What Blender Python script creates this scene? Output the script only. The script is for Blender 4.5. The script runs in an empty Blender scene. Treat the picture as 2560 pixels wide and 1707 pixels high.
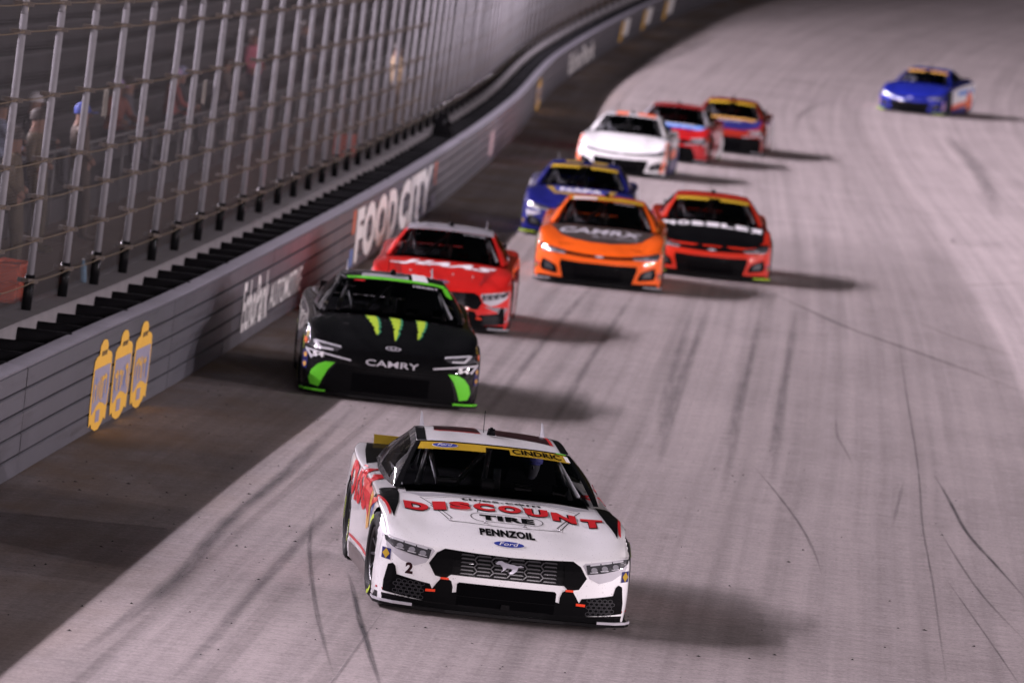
import bpy, bmesh, math, random
import numpy as np
from mathutils import Vector, Matrix
from mathutils.bvhtree import BVHTree

random.seed(7)
SC = bpy.context.scene
COL = SC.collection
R = math.radians

# ------------------------------------------------------------------ camera
F_PX = 16000.0                       # focal length in photo pixels (2560 wide)
CAM_Z = 5.28
PITCH = math.atan((853.5 + 140.0) / F_PX)
cam_d = bpy.data.cameras.new('camera')
cam = bpy.data.objects.new('camera', cam_d)
COL.objects.link(cam)
cam.location = (0, 0, CAM_Z)
cam.rotation_euler = (math.pi / 2 - PITCH, 0, 0)
cam_d.sensor_width = 36.0
cam_d.lens = F_PX / 2560.0 * 36.0
cam_d.clip_start = 1.0
cam_d.clip_end = 3000.0
cam_d.dof.use_dof = True
cam_d.dof.focus_distance = 51.0
cam_d.dof.aperture_fstop = 3.3
SC.camera = cam

# ------------------------------------------------------------------ world, lights
w = bpy.data.worlds.new('World')
SC.world = w
w.use_nodes = True
nt = w.node_tree
nt.nodes.clear()
sky = nt.nodes.new('ShaderNodeTexSky')
sky.sky_type = 'NISHITA'
sky.sun_disc = False
sky.sun_elevation = R(0.5)
sky.sun_rotation = R(200)
bg = nt.nodes.new('ShaderNodeBackground')
bg.inputs['Strength'].default_value = 0.008
wo = nt.nodes.new('ShaderNodeOutputWorld')
nt.links.new(sky.outputs[0], bg.inputs[0])
nt.links.new(bg.outputs[0], wo.inputs[0])

sun_d = bpy.data.lights.new('sun', 'SUN')
sun_d.energy = 0.3
sun_d.angle = R(3.2)
sun_d.color = (0.98, 0.85, 0.985)
sun = bpy.data.objects.new('sun', sun_d)
COL.objects.link(sun)
sun.location = (-60, 90, 50)
sun.rotation_euler = Vector((1.0, -0.36, -0.765)).to_track_quat('-Z', 'Y').to_euler()

def flood(name, loc, aim, power, size, col):
    ld = bpy.data.lights.new(name, 'SPOT')
    ld.energy = power
    ld.spot_size = R(110)
    ld.spot_blend = 0.6
    ld.shadow_soft_size = size
    ld.color = col
    o = bpy.data.objects.new(name, ld)
    COL.objects.link(o)
    o.location = loc
    o.rotation_euler = (Vector(aim) - Vector(loc)).to_track_quat('-Z', 'Y').to_euler()
    return o
# floodlight masts of the speedway's infield and main straight, out of the picture
WARM = (1.0, 0.86, 0.94)
for fl in [((92, 14, 10), (0, 60, 0), 70000), ((97, 24, 10), (0, 70, 0), 54000), ((104, 70, 11), (0, 100, 0), 80000),
           ((112, 150, 14), (0, 170, 0), 56000), ((105, 215, 16), (0, 210, 0), 34000),
           ((34, -46, 10), (0, 70, 0), 52000), ((22, -50, 10), (0, 80, 0), 50000), ((8, -52, 10), (0, 90, 0), 40000)]:
    flood('floodlight', fl[0], fl[1], fl[2], 0.5, WARM)
# the long row of floodlights along the grandstand roof on the outside of the track
row_d = bpy.data.lights.new('roof_floodlight_row', 'AREA')
row_d.shape = 'RECTANGLE'; row_d.size = 190.0; row_d.size_y = 1.2
row_d.energy = 395000; row_d.color = (0.98, 0.85, 0.985)
row = bpy.data.objects.new('roof_floodlight_row', row_d); COL.objects.link(row)
_x = Vector((0.056, 1, 0)).normalized(); _z = Vector((-74, 4.1, 55.5)).normalized(); _y = _z.cross(_x)
_m = Matrix((_x, _y, _z)).transposed().to_4x4(); _m.translation = (-74.6, 141, 56)
row.matrix_world = _m

vs = SC.view_settings
vs.view_transform = 'Standard'
vs.look = 'None'
vs.exposure = 0.76
vs.gamma = 1.0
vs.use_curve_mapping = False
SC.cycles.use_denoising = True
SC.cycles.max_bounces = 6
SC.cycles.transparent_max_bounces = 16
SC.cycles.caustics_reflective = False
SC.cycles.caustics_refractive = False

# ------------------------------------------------------------------ helpers
def tag(o, label=None, cat=None, group=None, kind=None):
    if label: o['label'] = label
    if cat: o['category'] = cat
    if group: o['group'] = group
    if kind: o['kind'] = kind
    return o

def link(name, me, mat=None, parent=None):
    o = bpy.data.objects.new(name, me)
    COL.objects.link(o)
    if mat is not None and me is not None and len(me.materials) == 0:
        for m in (mat if isinstance(mat, (list, tuple)) else [mat]):
            me.materials.append(m)
    if parent is not None:
        o.parent = parent
    return o

def empty(name, mw=None):
    o = bpy.data.objects.new(name, None)
    COL.objects.link(o)
    o.empty_display_size = 0.3
    if mw is not None:
        o.matrix_world = mw
    return o

def mesh_pd(name, verts, faces, smooth=False):
    me = bpy.data.meshes.new(name)
    me.from_pydata([tuple(v) for v in verts], [], [tuple(f) for f in faces])
    me.update()
    if smooth:
        me.polygons.foreach_set('use_smooth', [True] * len(me.polygons))
    return me

def grid_mesh(name, pts, smooth=True, flip=False):
    """pts[i][j] -> quads"""
    n, m = len(pts), len(pts[0])
    vs_ = [p for row in pts for p in row]
    fs = []
    for i in range(n - 1):
        for j in range(m - 1):
            q = (i*m+j, i*m+j+1, (i+1)*m+j+1, (i+1)*m+j)
            fs.append(q[::-1] if flip else q)
    return mesh_pd(name, vs_, fs, smooth)

class MB:
    """collects simple solids into one mesh"""
    def __init__(self): self.v = []; self.f = []
    def add(self, vs_, fs):
        b = len(self.v); self.v += [tuple(v) for v in vs_]; self.f += [tuple(b+i for i in f) for f in fs]
    def hexa(self, p8):
        self.add(p8, [(0,3,2,1),(4,5,6,7),(0,1,5,4),(1,2,6,5),(2,3,7,6),(3,0,4,7)])
    def box(self, x0, x1, y0, y1, z0, z1):
        self.hexa([(x0,y0,z0),(x1,y0,z0),(x1,y1,z0),(x0,y1,z0),(x0,y0,z1),(x1,y0,z1),(x1,y1,z1),(x0,y1,z1)])
    def tube(self, pts, r, n=8, caps=True):
        pts = [Vector(p) for p in pts]
        rr = r if isinstance(r, (list, tuple)) else [r]*len(pts)
        rings = []
        for i, p in enumerate(pts):
            d = (pts[min(i+1, len(pts)-1)] - pts[max(i-1, 0)]).normalized()
            a = Vector((0,0,1)) if abs(d.z) < 0.9 else Vector((1,0,0))
            u = d.cross(a).normalized(); v = d.cross(u)
            rings.append([p + (u*math.cos(2*math.pi*k/n) + v*math.sin(2*math.pi*k/n))*rr[i] for k in range(n)])
        b = len(self.v)
        for rg in rings: self.v += [tuple(q) for q in rg]
        for i in range(len(pts)-1):
            for k in range(n):
                k2 = (k+1) % n
                self.f.append((b+i*n+k, b+(i+1)*n+k, b+(i+1)*n+k2, b+i*n+k2))
        if caps:
            self.f.append(tuple(b+k for k in range(n)))
            self.f.append(tuple(b+(len(pts)-1)*n+k for k in reversed(range(n))))
    def mesh(self, name, smooth=False):
        return mesh_pd(name, self.v, self.f, smooth)
    def build(self, name, mat, parent=None, smooth=False):
        return link(name, self.mesh(name, smooth), mat, parent)

# ------------------------------------------------------------------ materials
MATS = {}
def mat(name, col, rough=0.5, metal=0.0, coat=0.0, var=0.08, vscale=6.0, bump=0.0, bscale=40.0, spec=0.5, speck=0.0, rvar=0.0):
    if name in MATS: return MATS[name]
    m = bpy.data.materials.new(name)
    m.use_nodes = True
    nt = m.node_tree; N = nt.nodes; L = nt.links
    b = N['Principled BSDF']
    tc = N.new('ShaderNodeTexCoord')
    nz = N.new('ShaderNodeTexNoise'); nz.inputs['Scale'].default_value = vscale; nz.inputs['Detail'].default_value = 5
    L.new(tc.outputs['Object'], nz.inputs['Vector'])
    mx = N.new('ShaderNodeMix'); mx.data_type = 'RGBA'
    c = Vector(col[:3])
    mx.inputs[6].default_value = (*(c*(1-var)), 1); mx.inputs[7].default_value = (*[min(1, k) for k in c*(1+var)], 1)
    L.new(nz.outputs['Fac'], mx.inputs[0])
    out = mx.outputs[2]
    if speck > 0:
        n2 = N.new('ShaderNodeTexNoise'); n2.inputs['Scale'].default_value = 90; n2.inputs['Detail'].default_value = 2
        L.new(tc.outputs['Object'], n2.inputs['Vector'])
        mr = N.new('ShaderNodeMapRange'); mr.inputs[1].default_value = 0.66; mr.inputs[2].default_value = 0.74
        mr.inputs[3].default_value = 0; mr.inputs[4].default_value = speck
        L.new(n2.outputs['Fac'], mr.inputs[0])
        m2 = N.new('ShaderNodeMix'); m2.data_type = 'RGBA'
        m2.inputs[7].default_value = (0.03, 0.028, 0.028, 1)
        L.new(mr.outputs[0], m2.inputs[0]); L.new(out, m2.inputs[6]); out = m2.outputs[2]
    L.new(out, b.inputs['Base Color'])
    b.inputs['Roughness'].default_value = rough
    if rvar > 0:
        mr2 = N.new('ShaderNodeMapRange'); mr2.inputs[3].default_value = max(0.02, rough-rvar); mr2.inputs[4].default_value = min(1, rough+rvar)
        L.new(nz.outputs['Fac'], mr2.inputs[0]); L.new(mr2.outputs[0], b.inputs['Roughness'])
    b.inputs['Metallic'].default_value = metal
    b.inputs['Specular IOR Level'].default_value = spec
    b.inputs['Coat Weight'].default_value = coat
    b.inputs['Coat Roughness'].default_value = 0.025
    if bump > 0:
        n3 = N.new('ShaderNodeTexNoise'); n3.inputs['Scale'].default_value = bscale; n3.inputs['Detail'].default_value = 4
        L.new(tc.outputs['Object'], n3.inputs['Vector'])
        bp = N.new('ShaderNodeBump'); bp.inputs['Strength'].default_value = bump; bp.inputs['Distance'].default_value = 0.02
        L.new(n3.outputs['Fac'], bp.inputs['Height']); L.new(bp.outputs[0], b.inputs['Normal'])
    MATS[name] = m
    return m

def paint(name, col, rough=0.35):
    return mat('paint_'+name, col, rough, coat=1.0, spec=0.15, var=0.05, vscale=3.0, speck=0.5, bump=0.015, bscale=5.0)
def vinyl(name, col, rough=0.4):
    return mat('vinyl_'+name, col, rough, coat=0.3, spec=0.12, var=0.06, vscale=8.0)

M_BLACK = mat('black_plastic', (0.003, 0.003, 0.0035), 0.55, var=0.2, spec=0.04)
M_SATIN = mat('satin_black', (0.0045, 0.0045, 0.005), 0.4, var=0.2, coat=0.3, spec=0.04)
M_VOID = mat('dark_interior', (0.002, 0.002, 0.0025), 0.9, var=0.2, spec=0.03)
M_RUBBER = mat('tyre_rubber', (0.010, 0.010, 0.010), 0.75, spec=0.15, var=0.3, vscale=20, bump=0.1)
M_STEEL = mat('bare_steel', (0.35, 0.35, 0.36), 0.35, metal=0.8, var=0.15)
M_CHROME = mat('chrome', (0.75, 0.75, 0.78), 0.12, metal=1.0, var=0.05)
M_CAGE = mat('grey_roll_bar', (0.62, 0.62, 0.63), 0.5, var=0.1)
M_LAMP = mat('headlight_decal_dark', (0.05, 0.05, 0.055), 0.15, var=0.5, vscale=30, coat=0.8)
M_LAMPW = mat('headlight_decal_white', (0.55, 0.55, 0.58), 0.2, var=0.1, coat=0.6)
M_WHITE = vinyl('white', (0.80, 0.79, 0.80)); M_BLK = mat('vinyl_black', (0.003, 0.003, 0.0035), 0.5, coat=0.25, spec=0.03, var=0.1)
M_RED = vinyl('red', (0.50, 0.02, 0.025)); M_YEL = vinyl('yellow', (0.44, 0.29, 0.025)); M_BLUE = vinyl('blue', (0.03, 0.05, 0.28))
M_ORANGE = vinyl('orange', (0.85, 0.13, 0.02)); M_GREEN = vinyl('green', (0.12, 0.55, 0.03)); M_LIME = vinyl('lime', (0.42, 0.60, 0.05))
M_MAROON = vinyl('maroon', (0.025, 0.007, 0.009)); M_GREY = vinyl('grey', (0.33, 0.33, 0.35)); M_SILVER = vinyl('silver', (0.48, 0.47, 0.50))
M_TEAL = vinyl('teal', (0.05, 0.30, 0.16)); M_NAVY = vinyl('navy', (0.02, 0.02, 0.12)); M_LTBLUE = vinyl('light_blue', (0.16, 0.33, 0.75))
M_GOLD = vinyl('gold', (0.55, 0.30, 0.06)); M_REDTAG = vinyl('red_tag', (0.85, 0.06, 0.02)); M_FLUO = vinyl('fluorescent', (0.65, 0.85, 0.05))

def glass_mat(name, tint=(0.88, 0.89, 0.91)):
    m = bpy.data.materials.new(name); m.use_nodes = True
    nt = m.node_tree; N = nt.nodes; L = nt.links
    N.clear()
    o = N.new('ShaderNodeOutputMaterial')
    tr = N.new('ShaderNodeBsdfTransparent'); tr.inputs[0].default_value = (*tint, 1)
    gl = N.new('ShaderNodeBsdfGlossy'); gl.inputs['Roughness'].default_value = 0.04
    fr = N.new('ShaderNodeFresnel'); fr.inputs[0].default_value = 1.45
    mx = N.new('ShaderNodeMixShader')
    L.new(fr.outputs[0], mx.inputs[0]); L.new(tr.outputs[0], mx.inputs[1]); L.new(gl.outputs[0], mx.inputs[2])
    L.new(mx.outputs[0], o.inputs[0])
    return m
M_GLASS = glass_mat('windshield_polycarbonate')

# ------------------------------------------------------------------ track curve
CP = [  # wall-foot points: X, Y, Z, cross-slope (falling to the inside)
    (-7.20, 10.0, .52, .112), (-6.06, 30.0, .49, .112), (-4.555, 56.9, .45, .112), (-4.19, 63.5, .42, .112),
    (-3.79, 69.9, .39, .112), (-3.22, 80.4, .37, .11), (-2.45, 95.5, .36, .105), (-1.38, 120.3, .35, .105),
    (0.0, 158.4, .40, .11), (1.67, 202.5, .93, .10), (3.67, 228.6, 1.55, .12), (4.69, 238.8, 1.86, .125),
    (6.95, 258.0, 2.44, .13), (8.25, 266.7, 2.73, .14), (17.5, 306.0, 4.1, .17), (31.0, 338.0, 5.3, .2),
    (52.0, 368.0, 6.3, .22), (82.0, 388.0, 7.0, .22), (120.0, 397.0, 7.0, .22)]
_P = np.array(CP)
_t = np.concatenate([[0], np.cumsum(np.linalg.norm(np.diff(_P[:, :3], axis=0), axis=1))])
def _pchip(t, y):
    h = np.diff(t); d = np.diff(y)/h
    m = np.zeros(len(y)); m[0] = d[0]; m[-1] = d[-1]
    for i in range(1, len(y)-1):
        m[i] = (d[i-1]*h[i] + d[i]*h[i-1])/(h[i-1]+h[i])
    return m
_M = np.stack([_pchip(_t, _P[:, k]) for k in range(4)], 1)
T_MAX = float(_t[-1])
def curve(t):
    t = min(max(t, 0.0), T_MAX-1e-6)
    i = int(np.searchsorted(_t, t, side='right')-1); i = min(max(i, 0), len(_t)-2)
    h = _t[i+1]-_t[i]; s = (t-_t[i])/h
    a, b = 2*s**3-3*s**2+1, s**3-2*s**2+s
    c, e = -2*s**3+3*s**2, s**3-s**2
    return a*_P[i] + b*h*_M[i] + c*_P[i+1] + e*h*_M[i+1]
_fc = {}
def frame(t):
    k = round(t, 3)
    if k in _fc: return _fc[k]
    p = curve(t); q = curve(t+.25); q0 = curve(t-.25)
    T = Vector((q-q0)[:3]).normalized()
    Lh = Vector((T.y, -T.x, 0)).normalized()
    L = (Lh + Vector((0, 0, -p[3]))).normalized()
    N = L.cross(T).normalized()
    L = T.cross(N).normalized()
    _fc[k] = (Vector(p[:3]), T, L, N)
    return _fc[k]
def P(t, d, h=0.0):
    B, T, L, N = frame(t)
    return B + L*d + N*h
_cp, _sp = math.cos(PITCH), math.sin(PITCH)
def proj(p):
    z = p[2]-CAM_Z
    zf = p[1]*_cp - z*_sp; up = p[1]*_sp + z*_cp
    return 1280+F_PX*p[0]/zf, 853.5-F_PX*up/zf
def t_at_px(px, d, h):
    lo, hi = 25.0, 330.0
    for _ in range(50):
        m = (lo+hi)/2
        if proj(P(m, d, h))[0] < px: lo = m
        else: hi = m
    return (lo+hi)/2
def on_track(px, py, h=0.0):
    t, d = 75.0, 5.0
    for _ in range(60):
        x, y = proj(P(t, d, h))
        x1, y1 = proj(P(t+.05, d, h)); x2, y2 = proj(P(t, d+.05, h))
        J = np.array([[x1-x, x2-x], [y1-y, y2-y]])/.05
        dt, dd = np.linalg.solve(J, [px-x, py-y])
        sc = min(1.0, 12.0/max(abs(dt), 1e-6), 4.0/max(abs(dd), 1e-6))
        t += dt*sc; d += dd*sc
        t = min(max(t, 5), T_MAX-2)
        if abs(dt)+abs(dd) < 1e-4: break
    return t, d

# ------------------------------------------------------------------ track surface
def track_material():
    m = bpy.data.materials.new('grooved_concrete'); m.use_nodes = True
    nt = m.node_tree; N = nt.nodes; L = nt.links
    b = N['Principled BSDF']
    uv = N.new('ShaderNodeUVMap'); uv.uv_map = 'UVMap'
    def mapped(sx, sy):
        mp = N.new('ShaderNodeMapping'); mp.inputs['Scale'].default_value = (sx, sy, 1)
        L.new(uv.outputs[0], mp.inputs[0]); return mp.outputs[0]
    def noise(vec, scale, detail=4, rough=0.55):
        n = N.new('ShaderNodeTexNoise'); n.inputs['Scale'].default_value = scale
        n.inputs['Detail'].default_value = detail; n.inputs['Roughness'].default_value = rough
        L.new(vec, n.inputs['Vector']); return n.outputs['Fac']
    def rng(f, a, b_, c, d):
        r = N.new('ShaderNodeMapRange'); r.inputs[1].default_value = a; r.inputs[2].default_value = b_
        r.inputs[3].default_value = c; r.inputs[4].default_value = d; L.new(f, r.inputs[0]); return r.outputs[0]
    def mul(a, b_):
        q = N.new('ShaderNodeMath'); q.operation = 'MULTIPLY'; L.new(a, q.inputs[0]); L.new(b_, q.inputs[1]); return q.outputs[0]
    lanes = rng(noise(mapped(0.010, 2.4), 1.0, 7, 0.66), 0.36, 0.60, 0.80, 1.0)      # rubber laid along the lanes
    lanes2 = rng(noise(mapped(0.05, 7.0), 1.0, 4), 0.36, 0.62, 0.85, 1.04)
    tine = rng(noise(mapped(15.0, 5.0), 1.0, 4, 0.65), 0.36, 0.62, 0.78, 1.12)         # transverse broom finish
    tine2 = rng(noise(mapped(4.5, 1.1), 1.0, 6, 0.7), 0.34, 0.66, 0.90, 1.06)
    patch = rng(noise(mapped(0.22, 0.45), 1.0, 6, 0.65), 0.34, 0.66, 0.84, 1.06)
    grain = rng(noise(mapped(36, 30), 1.0, 4, 0.75), 0.36, 0.64, 0.68, 1.24)
    pits = rng(noise(mapped(22, 9), 1.0, 2), 0.69, 0.76, 1.0, 0.5)
    f = lanes
    for k in (lanes2, tine, tine2, patch, grain, pits): f = mul(f, k)
    ramp = N.new('ShaderNodeMix'); ramp.data_type = 'RGBA'
    ramp.inputs[6].default_value = (0.03, 0.027, 0.028, 1); ramp.inputs[7].default_value = (0.325, 0.283, 0.273, 1)
    L.new(f, ramp.inputs[0])
    # brown staining along the outer wall
    sx = N.new('ShaderNodeSeparateXYZ'); L.new(uv.outputs[0], sx.inputs[0])
    near = rng(sx.outputs[1], 0.3, 2.4, 1.0, 0.0)
    st = mul(near, rng(noise(mapped(0.35, 0.8), 1.0, 5), 0.40, 0.66, 0.0, 0.85))
    mx = N.new('ShaderNodeMix'); mx.data_type = 'RGBA'; mx.inputs[7].default_value = (0.19, 0.125, 0.075, 1)
    L.new(st, mx.inputs[0]); L.new(ramp.outputs[2], mx.inputs[6])
    L.new(mx.outputs[2], b.inputs['Base Color'])
    b.inputs['Roughness'].default_value = 0.78
    b.inputs['Specular IOR Level'].default_value = 0.25
    bp = N.new('ShaderNodeBump'); bp.inputs['Strength'].default_value = 0.25; bp.inputs['Distance'].default_value = 0.01
    L.new(grain, bp.inputs['Height']); L.new(bp.outputs[0], b.inputs['Normal'])
    return m
M_TRACK = track_material()

def strip(name, t0, t1, dt, prof, mat_, parent=None, uv=False, smooth=True):
    """sweep a (d,h) profile along the track"""
    n = max(2, int(round((t1-t0)/dt))+1)
    ts = [t0+(t1-t0)*i/(n-1) for i in range(n)]
    me = grid_mesh(name, [[P(t, d, h) for d, h in prof] for t in ts], smooth)
    if uv:
        ul = me.uv_layers.new(name='UVMap'); m = len(prof)
        co = [(t, prof[j][0]) for t in ts for j in range(m)]
        for lp in me.loops: ul.data[lp.index].uv = co[lp.vertex_index]
    return link(name, me, mat_, parent)

T0, T1 = 2.0, T_MAX-4
track = strip('race_track', T0, T1, 1.0, [(-0.25 + k*0.9, 0.0) for k in range(36)], M_TRACK, uv=True)
tag(track, kind='structure')
g = mesh_pd('infield_ground', [(-400, -60, -4.6), (600, -60, -4.6), (600, 900, -4.6), (-400, 900, -4.6)], [(0, 1, 2, 3)])
tag(link('infield_ground', g, mat('infield_asphalt', (0.06, 0.058, 0.06), 0.9, var=0.3, vscale=0.4)), kind='structure')

def skid_and_shadow_material(name, alpha, sx=0.5):
    m = bpy.data.materials.new(name); m.use_nodes = True
    nt = m.node_tree; N = nt.nodes; L = nt.links; b = N['Principled BSDF']
    b.inputs['Base Color'].default_value = (0.02, 0.019, 0.021, 1); b.inputs['Roughness'].default_value = 0.7
    uv = N.new('ShaderNodeUVMap'); uv.uv_map = 'UVMap'
    mp = N.new('ShaderNodeMapping'); mp.inputs['Scale'].default_value = (sx, 2.0, 1); L.new(uv.outputs[0], mp.inputs[0])
    n = N.new('ShaderNodeTexNoise'); n.inputs['Scale'].default_value = 1.6; n.inputs['Detail'].default_value = 5; L.new(mp.outputs[0], n.inputs['Vector'])
    sp = N.new('ShaderNodeSeparateXYZ'); L.new(uv.outputs[0], sp.inputs[0])
    pp = N.new('ShaderNodeMath'); pp.operation = 'PINGPONG'; pp.inputs[1].default_value = 0.5; L.new(sp.outputs[1], pp.inputs[0])
    r1 = N.new('ShaderNodeMapRange'); r1.interpolation_type = 'SMOOTHSTEP'; r1.inputs[1].default_value = 0.0; r1.inputs[2].default_value = 0.45; L.new(pp.outputs[0], r1.inputs[0])
    r2 = N.new('ShaderNodeMapRange'); r2.inputs[1].default_value = 0.3; r2.inputs[2].default_value = 0.7; r2.inputs[3].default_value = alpha*0.35; r2.inputs[4].default_value = alpha; L.new(n.outputs['Fac'], r2.inputs[0])
    e1 = N.new('ShaderNodeMath'); e1.operation = 'MULTIPLY'; L.new(r1.outputs[0], e1.inputs[0]); L.new(r2.outputs[0], e1.inputs[1])
    at = N.new('ShaderNodeAttribute'); at.attribute_name = 'fade'
    e2 = N.new('ShaderNodeMath'); e2.operation = 'MULTIPLY'; L.new(e1.outputs[0], e2.inputs[0]); L.new(at.outputs['Fac'], e2.inputs[1])
    L.new(e2.outputs[0], b.inputs['Alpha'])
    return m
SK = {'d': skid_and_shadow_material('fresh_rubber', 0.95), 'm': skid_and_shadow_material('worn_rubber', 0.55), 'f': skid_and_shadow_material('faint_rubber_and_shadow', 0.33)}
SKIDS_AND_SHADOWS = [
    ('d', .035, [(866, 1425), (883, 1476), (897, 1543), (912, 1590), (932, 1660), (960, 1740)]),
    ('m', .03, [(788, 1270), (776, 1330), (774, 1400), (788, 1510), (810, 1610), (838, 1700)]),
    ('m', .012, [(965, 1518), (905, 1600), (838, 1694), (800, 1740)]),
    ('d', .03, [(2330, 1180), (2373, 1252), (2418, 1333), (2489, 1413), (2575, 1510)]),
    ('m', .022, [(1878, 1159), (1936, 1227), (1994, 1304), (2033, 1375), (2055, 1439)]),
    ('m', .016, [(2241, 809), (2257, 925), (2277, 1053), (2302, 1265), (2328, 1439), (2351, 1599), (2370, 1725)]),
    ('m', .07, [(1900, 722), (2000, 766), (2110, 816), (2251, 867), (2431, 931), (2580, 990)]),
    ('f', .06, [(2260, 792), (2399, 848), (2580, 905)]),
    ('m', .02, [(2341, 1310), (2400, 1410), (2463, 1497), (2580, 1620)]),
    ('m', .014, [(2354, 1432), (2430, 1540), (2500, 1640), (2560, 1730)]),
    ('f', .03, [(2257, 1207), (2245, 1260), (2232, 1317)]),
    ('f', .03, [(2090, 1021), (2092, 1085), (2110, 1120), (2135, 1169)]),
    ('f', .10, [(1782, 745), (1750, 830), (1718, 912), (1673, 1060), (1640, 1180)]),
    ('f', .10, [(1905, 760), (1880, 880), (1840, 1050), (1800, 1250)]),
    ('f', .10, [(1990, 770), (1970, 900), (1945, 1060), (1925, 1210)]),
    ('m', .11, [(900, 1000), (821, 1081), (717, 1180), (573, 1298), (451, 1437), (316, 1546), (170, 1650)]),
    ('f', .09, [(1010, 1098), (857, 1243), (676, 1428), (541, 1586), (430, 1700)]),
    ('f', .09, [(1180, 1075), (1300, 930), (1420, 780), (1500, 700)]),
    ('f', .08, [(1350, 1110), (1440, 960), (1540, 800), (1600, 720)]),
    ('f', .12, [(1640, 1110), (1680, 940), (1730, 780)]),
    ('m', .10, [(1850, 530), (2000, 545), (2140, 552)]),
    ('m', .07, [(2395, 715), (2470, 712), (2580, 708)]),
    ('m', .06, [(2400, 592), (2380, 602), (2400, 612), (2460, 614), (2520, 606)]),
    ('f', .6, [(1480, 245), (1560, 187), (1640, 137), (1720, 103), (1790, 66), (1870, 40)]),  # wide faint dark band near the wall, far along
    ('f', .4, [(1540, 205), (1620, 165), (1720, 125), (1810, 82)]),  # second faint dark band beside the wide one
    ('f', .4, [(1900, 190), (2050, 215), (2180, 235)]),  # painted cast shadow left of the far blue car
    ('f', .16, [(1990, 330), (2000, 290), (2030, 270), (2075, 255)]),
    ('f', .35, [(2360, 330), (2440, 420), (2500, 560)]),
]
for kind, wd, pts in SKIDS_AND_SHADOWS:
    td = [Vector((*on_track(*p), 0)) for p in pts]
    fine = []
    for i in range(len(td)-1):
        p0, p1, p2, p3 = td[max(i-1, 0)], td[i], td[i+1], td[min(i+2, len(td)-1)]
        for k in range(8):
            s = k/8
            fine.append(0.5*((2*p1)+(p2-p0)*s+(2*p0-5*p1+4*p2-p3)*s*s+(3*p1-p0-3*p2+p3)*s**3))
    fine.append(td[-1])
    rows = []; us = []; acc = 0.0
    for i, q in enumerate(fine):
        dr = (fine[min(i+1, len(fine)-1)]-fine[max(i-1, 0)]); nrm = Vector((-dr.y, dr.x, 0)).normalized()
        if i: acc += (q-fine[i-1]).length
        ww = wd*(0.35+0.65*min(1, 4*min(i, len(fine)-1-i)/len(fine)))
        rows.append([P((q+nrm*ww*s).x, (q+nrm*ww*s).y, 0.005) for s in (-1, 0, 1)]); us.append(acc)
    me = grid_mesh('skid_and_shadow_mark', rows, True)
    ul = me.uv_layers.new(name='UVMap')
    for lp in me.loops: ul.data[lp.index].uv = (us[lp.vertex_index//3], (lp.vertex_index % 3)*0.5)
    fa = me.attributes.new('fade', 'FLOAT', 'POINT'); nf = len(fine)
    fa.data.foreach_set('value', [min(1.0, 3.5*min(k//3, nf-1-k//3)/nf) for k in range(3*nf)])
    link('skid_and_shadow_mark', me, SK[kind], track)

# crumbs of rubber lying on the concrete
mv = MB(); rnd = random.Random(3)
for k in range(260):
    tt = rnd.uniform(36, 62); dd = abs(rnd.gauss(0, 2.6))+.1 if k % 3 else rnd.uniform(2, 9)
    s_ = rnd.uniform(.004, .012); a = rnd.uniform(0, 3.14); c0 = P(tt, dd, .004); B, T, L, N = frame(tt)
    u_ = (T*math.cos(a)+L*math.sin(a))*s_*rnd.uniform(1, 2.5); v_ = (L*math.cos(a)-T*math.sin(a))*s_
    mv.add([c0-u_-v_, c0+u_-v_*.6, c0+v_, c0+N*s_*.9], [(0, 1, 3), (1, 2, 3), (2, 0, 3), (2, 1, 0)])
o = mv.build('rubber_crumbs', M_RUBBER); tag(o, 'small dark crumbs of tyre rubber scattered on the concrete', 'rubber crumbs', kind='stuff')

# ------------------------------------------------------------------ outer barrier wall
M_WALL = mat('grey_barrier_paint', (0.085, 0.085, 0.099), 0.45, var=0.2, vscale=1.2, speck=0.35, rvar=0.1)
def scuffs(m):
    nt = m.node_tree; N = nt.nodes; L = nt.links; p = N['Principled BSDF']
    src = p.inputs['Base Color'].links[0].from_socket
    g = N.new('ShaderNodeNewGeometry')
    mp = N.new('ShaderNodeMapping'); mp.inputs['Scale'].default_value = (2.0, 0.10, 7.0); L.new(g.outputs['Position'], mp.inputs[0])
    n = N.new('ShaderNodeTexNoise'); n.inputs['Scale'].default_value = 1.4; n.inputs['Detail'].default_value = 7; n.inputs['Roughness'].default_value = 0.65; L.new(mp.outputs[0], n.inputs['Vector'])
    r = N.new('ShaderNodeMapRange'); r.inputs[1].default_value = 0.54; r.inputs[2].default_value = 0.70; r.inputs[3].default_value = 0.0; r.inputs[4].default_value = 0.75; L.new(n.outputs['Fac'], r.inputs[0])
    mx = N.new('ShaderNodeMix'); mx.data_type = 'RGBA'; mx.inputs[7].default_value = (0.035, 0.032, 0.034, 1)
    L.new(r.outputs[0], mx.inputs[0]); L.new(src, mx.inputs[6]); L.new(mx.outputs[2], p.inputs['Base Color'])
scuffs(M_WALL)
M_CAP = mat('barrier_top_steel', (0.13, 0.125, 0.145), 0.55, var=0.25, vscale=3)
M_DARK = mat('gap_shade', (0.005, 0.005, 0.005), 0.9)
M_FOAM = mat('black_foam', (0.005, 0.005, 0.006), 0.7, var=0.3, spec=0.1)
M_CONC = mat('weathered_concrete', (0.17, 0.16, 0.165), 0.85, var=0.22, vscale=2.5, bump=0.3, bscale=25)
wall = empty('barrier_wall', Matrix.Translation(P(60, 0, 0)))
tag(wall, 'long grey steel barrier wall with stacked horizontal beams along the outside of the track', 'wall')
def wpart(o):
    o.parent = wall; o.matrix_parent_inverse = wall.matrix_world.inverted(); return o
WT0, WT1, SEG = 6.0, 330.0, 6.0
nseg = int((WT1-WT0)/SEG)
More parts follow.
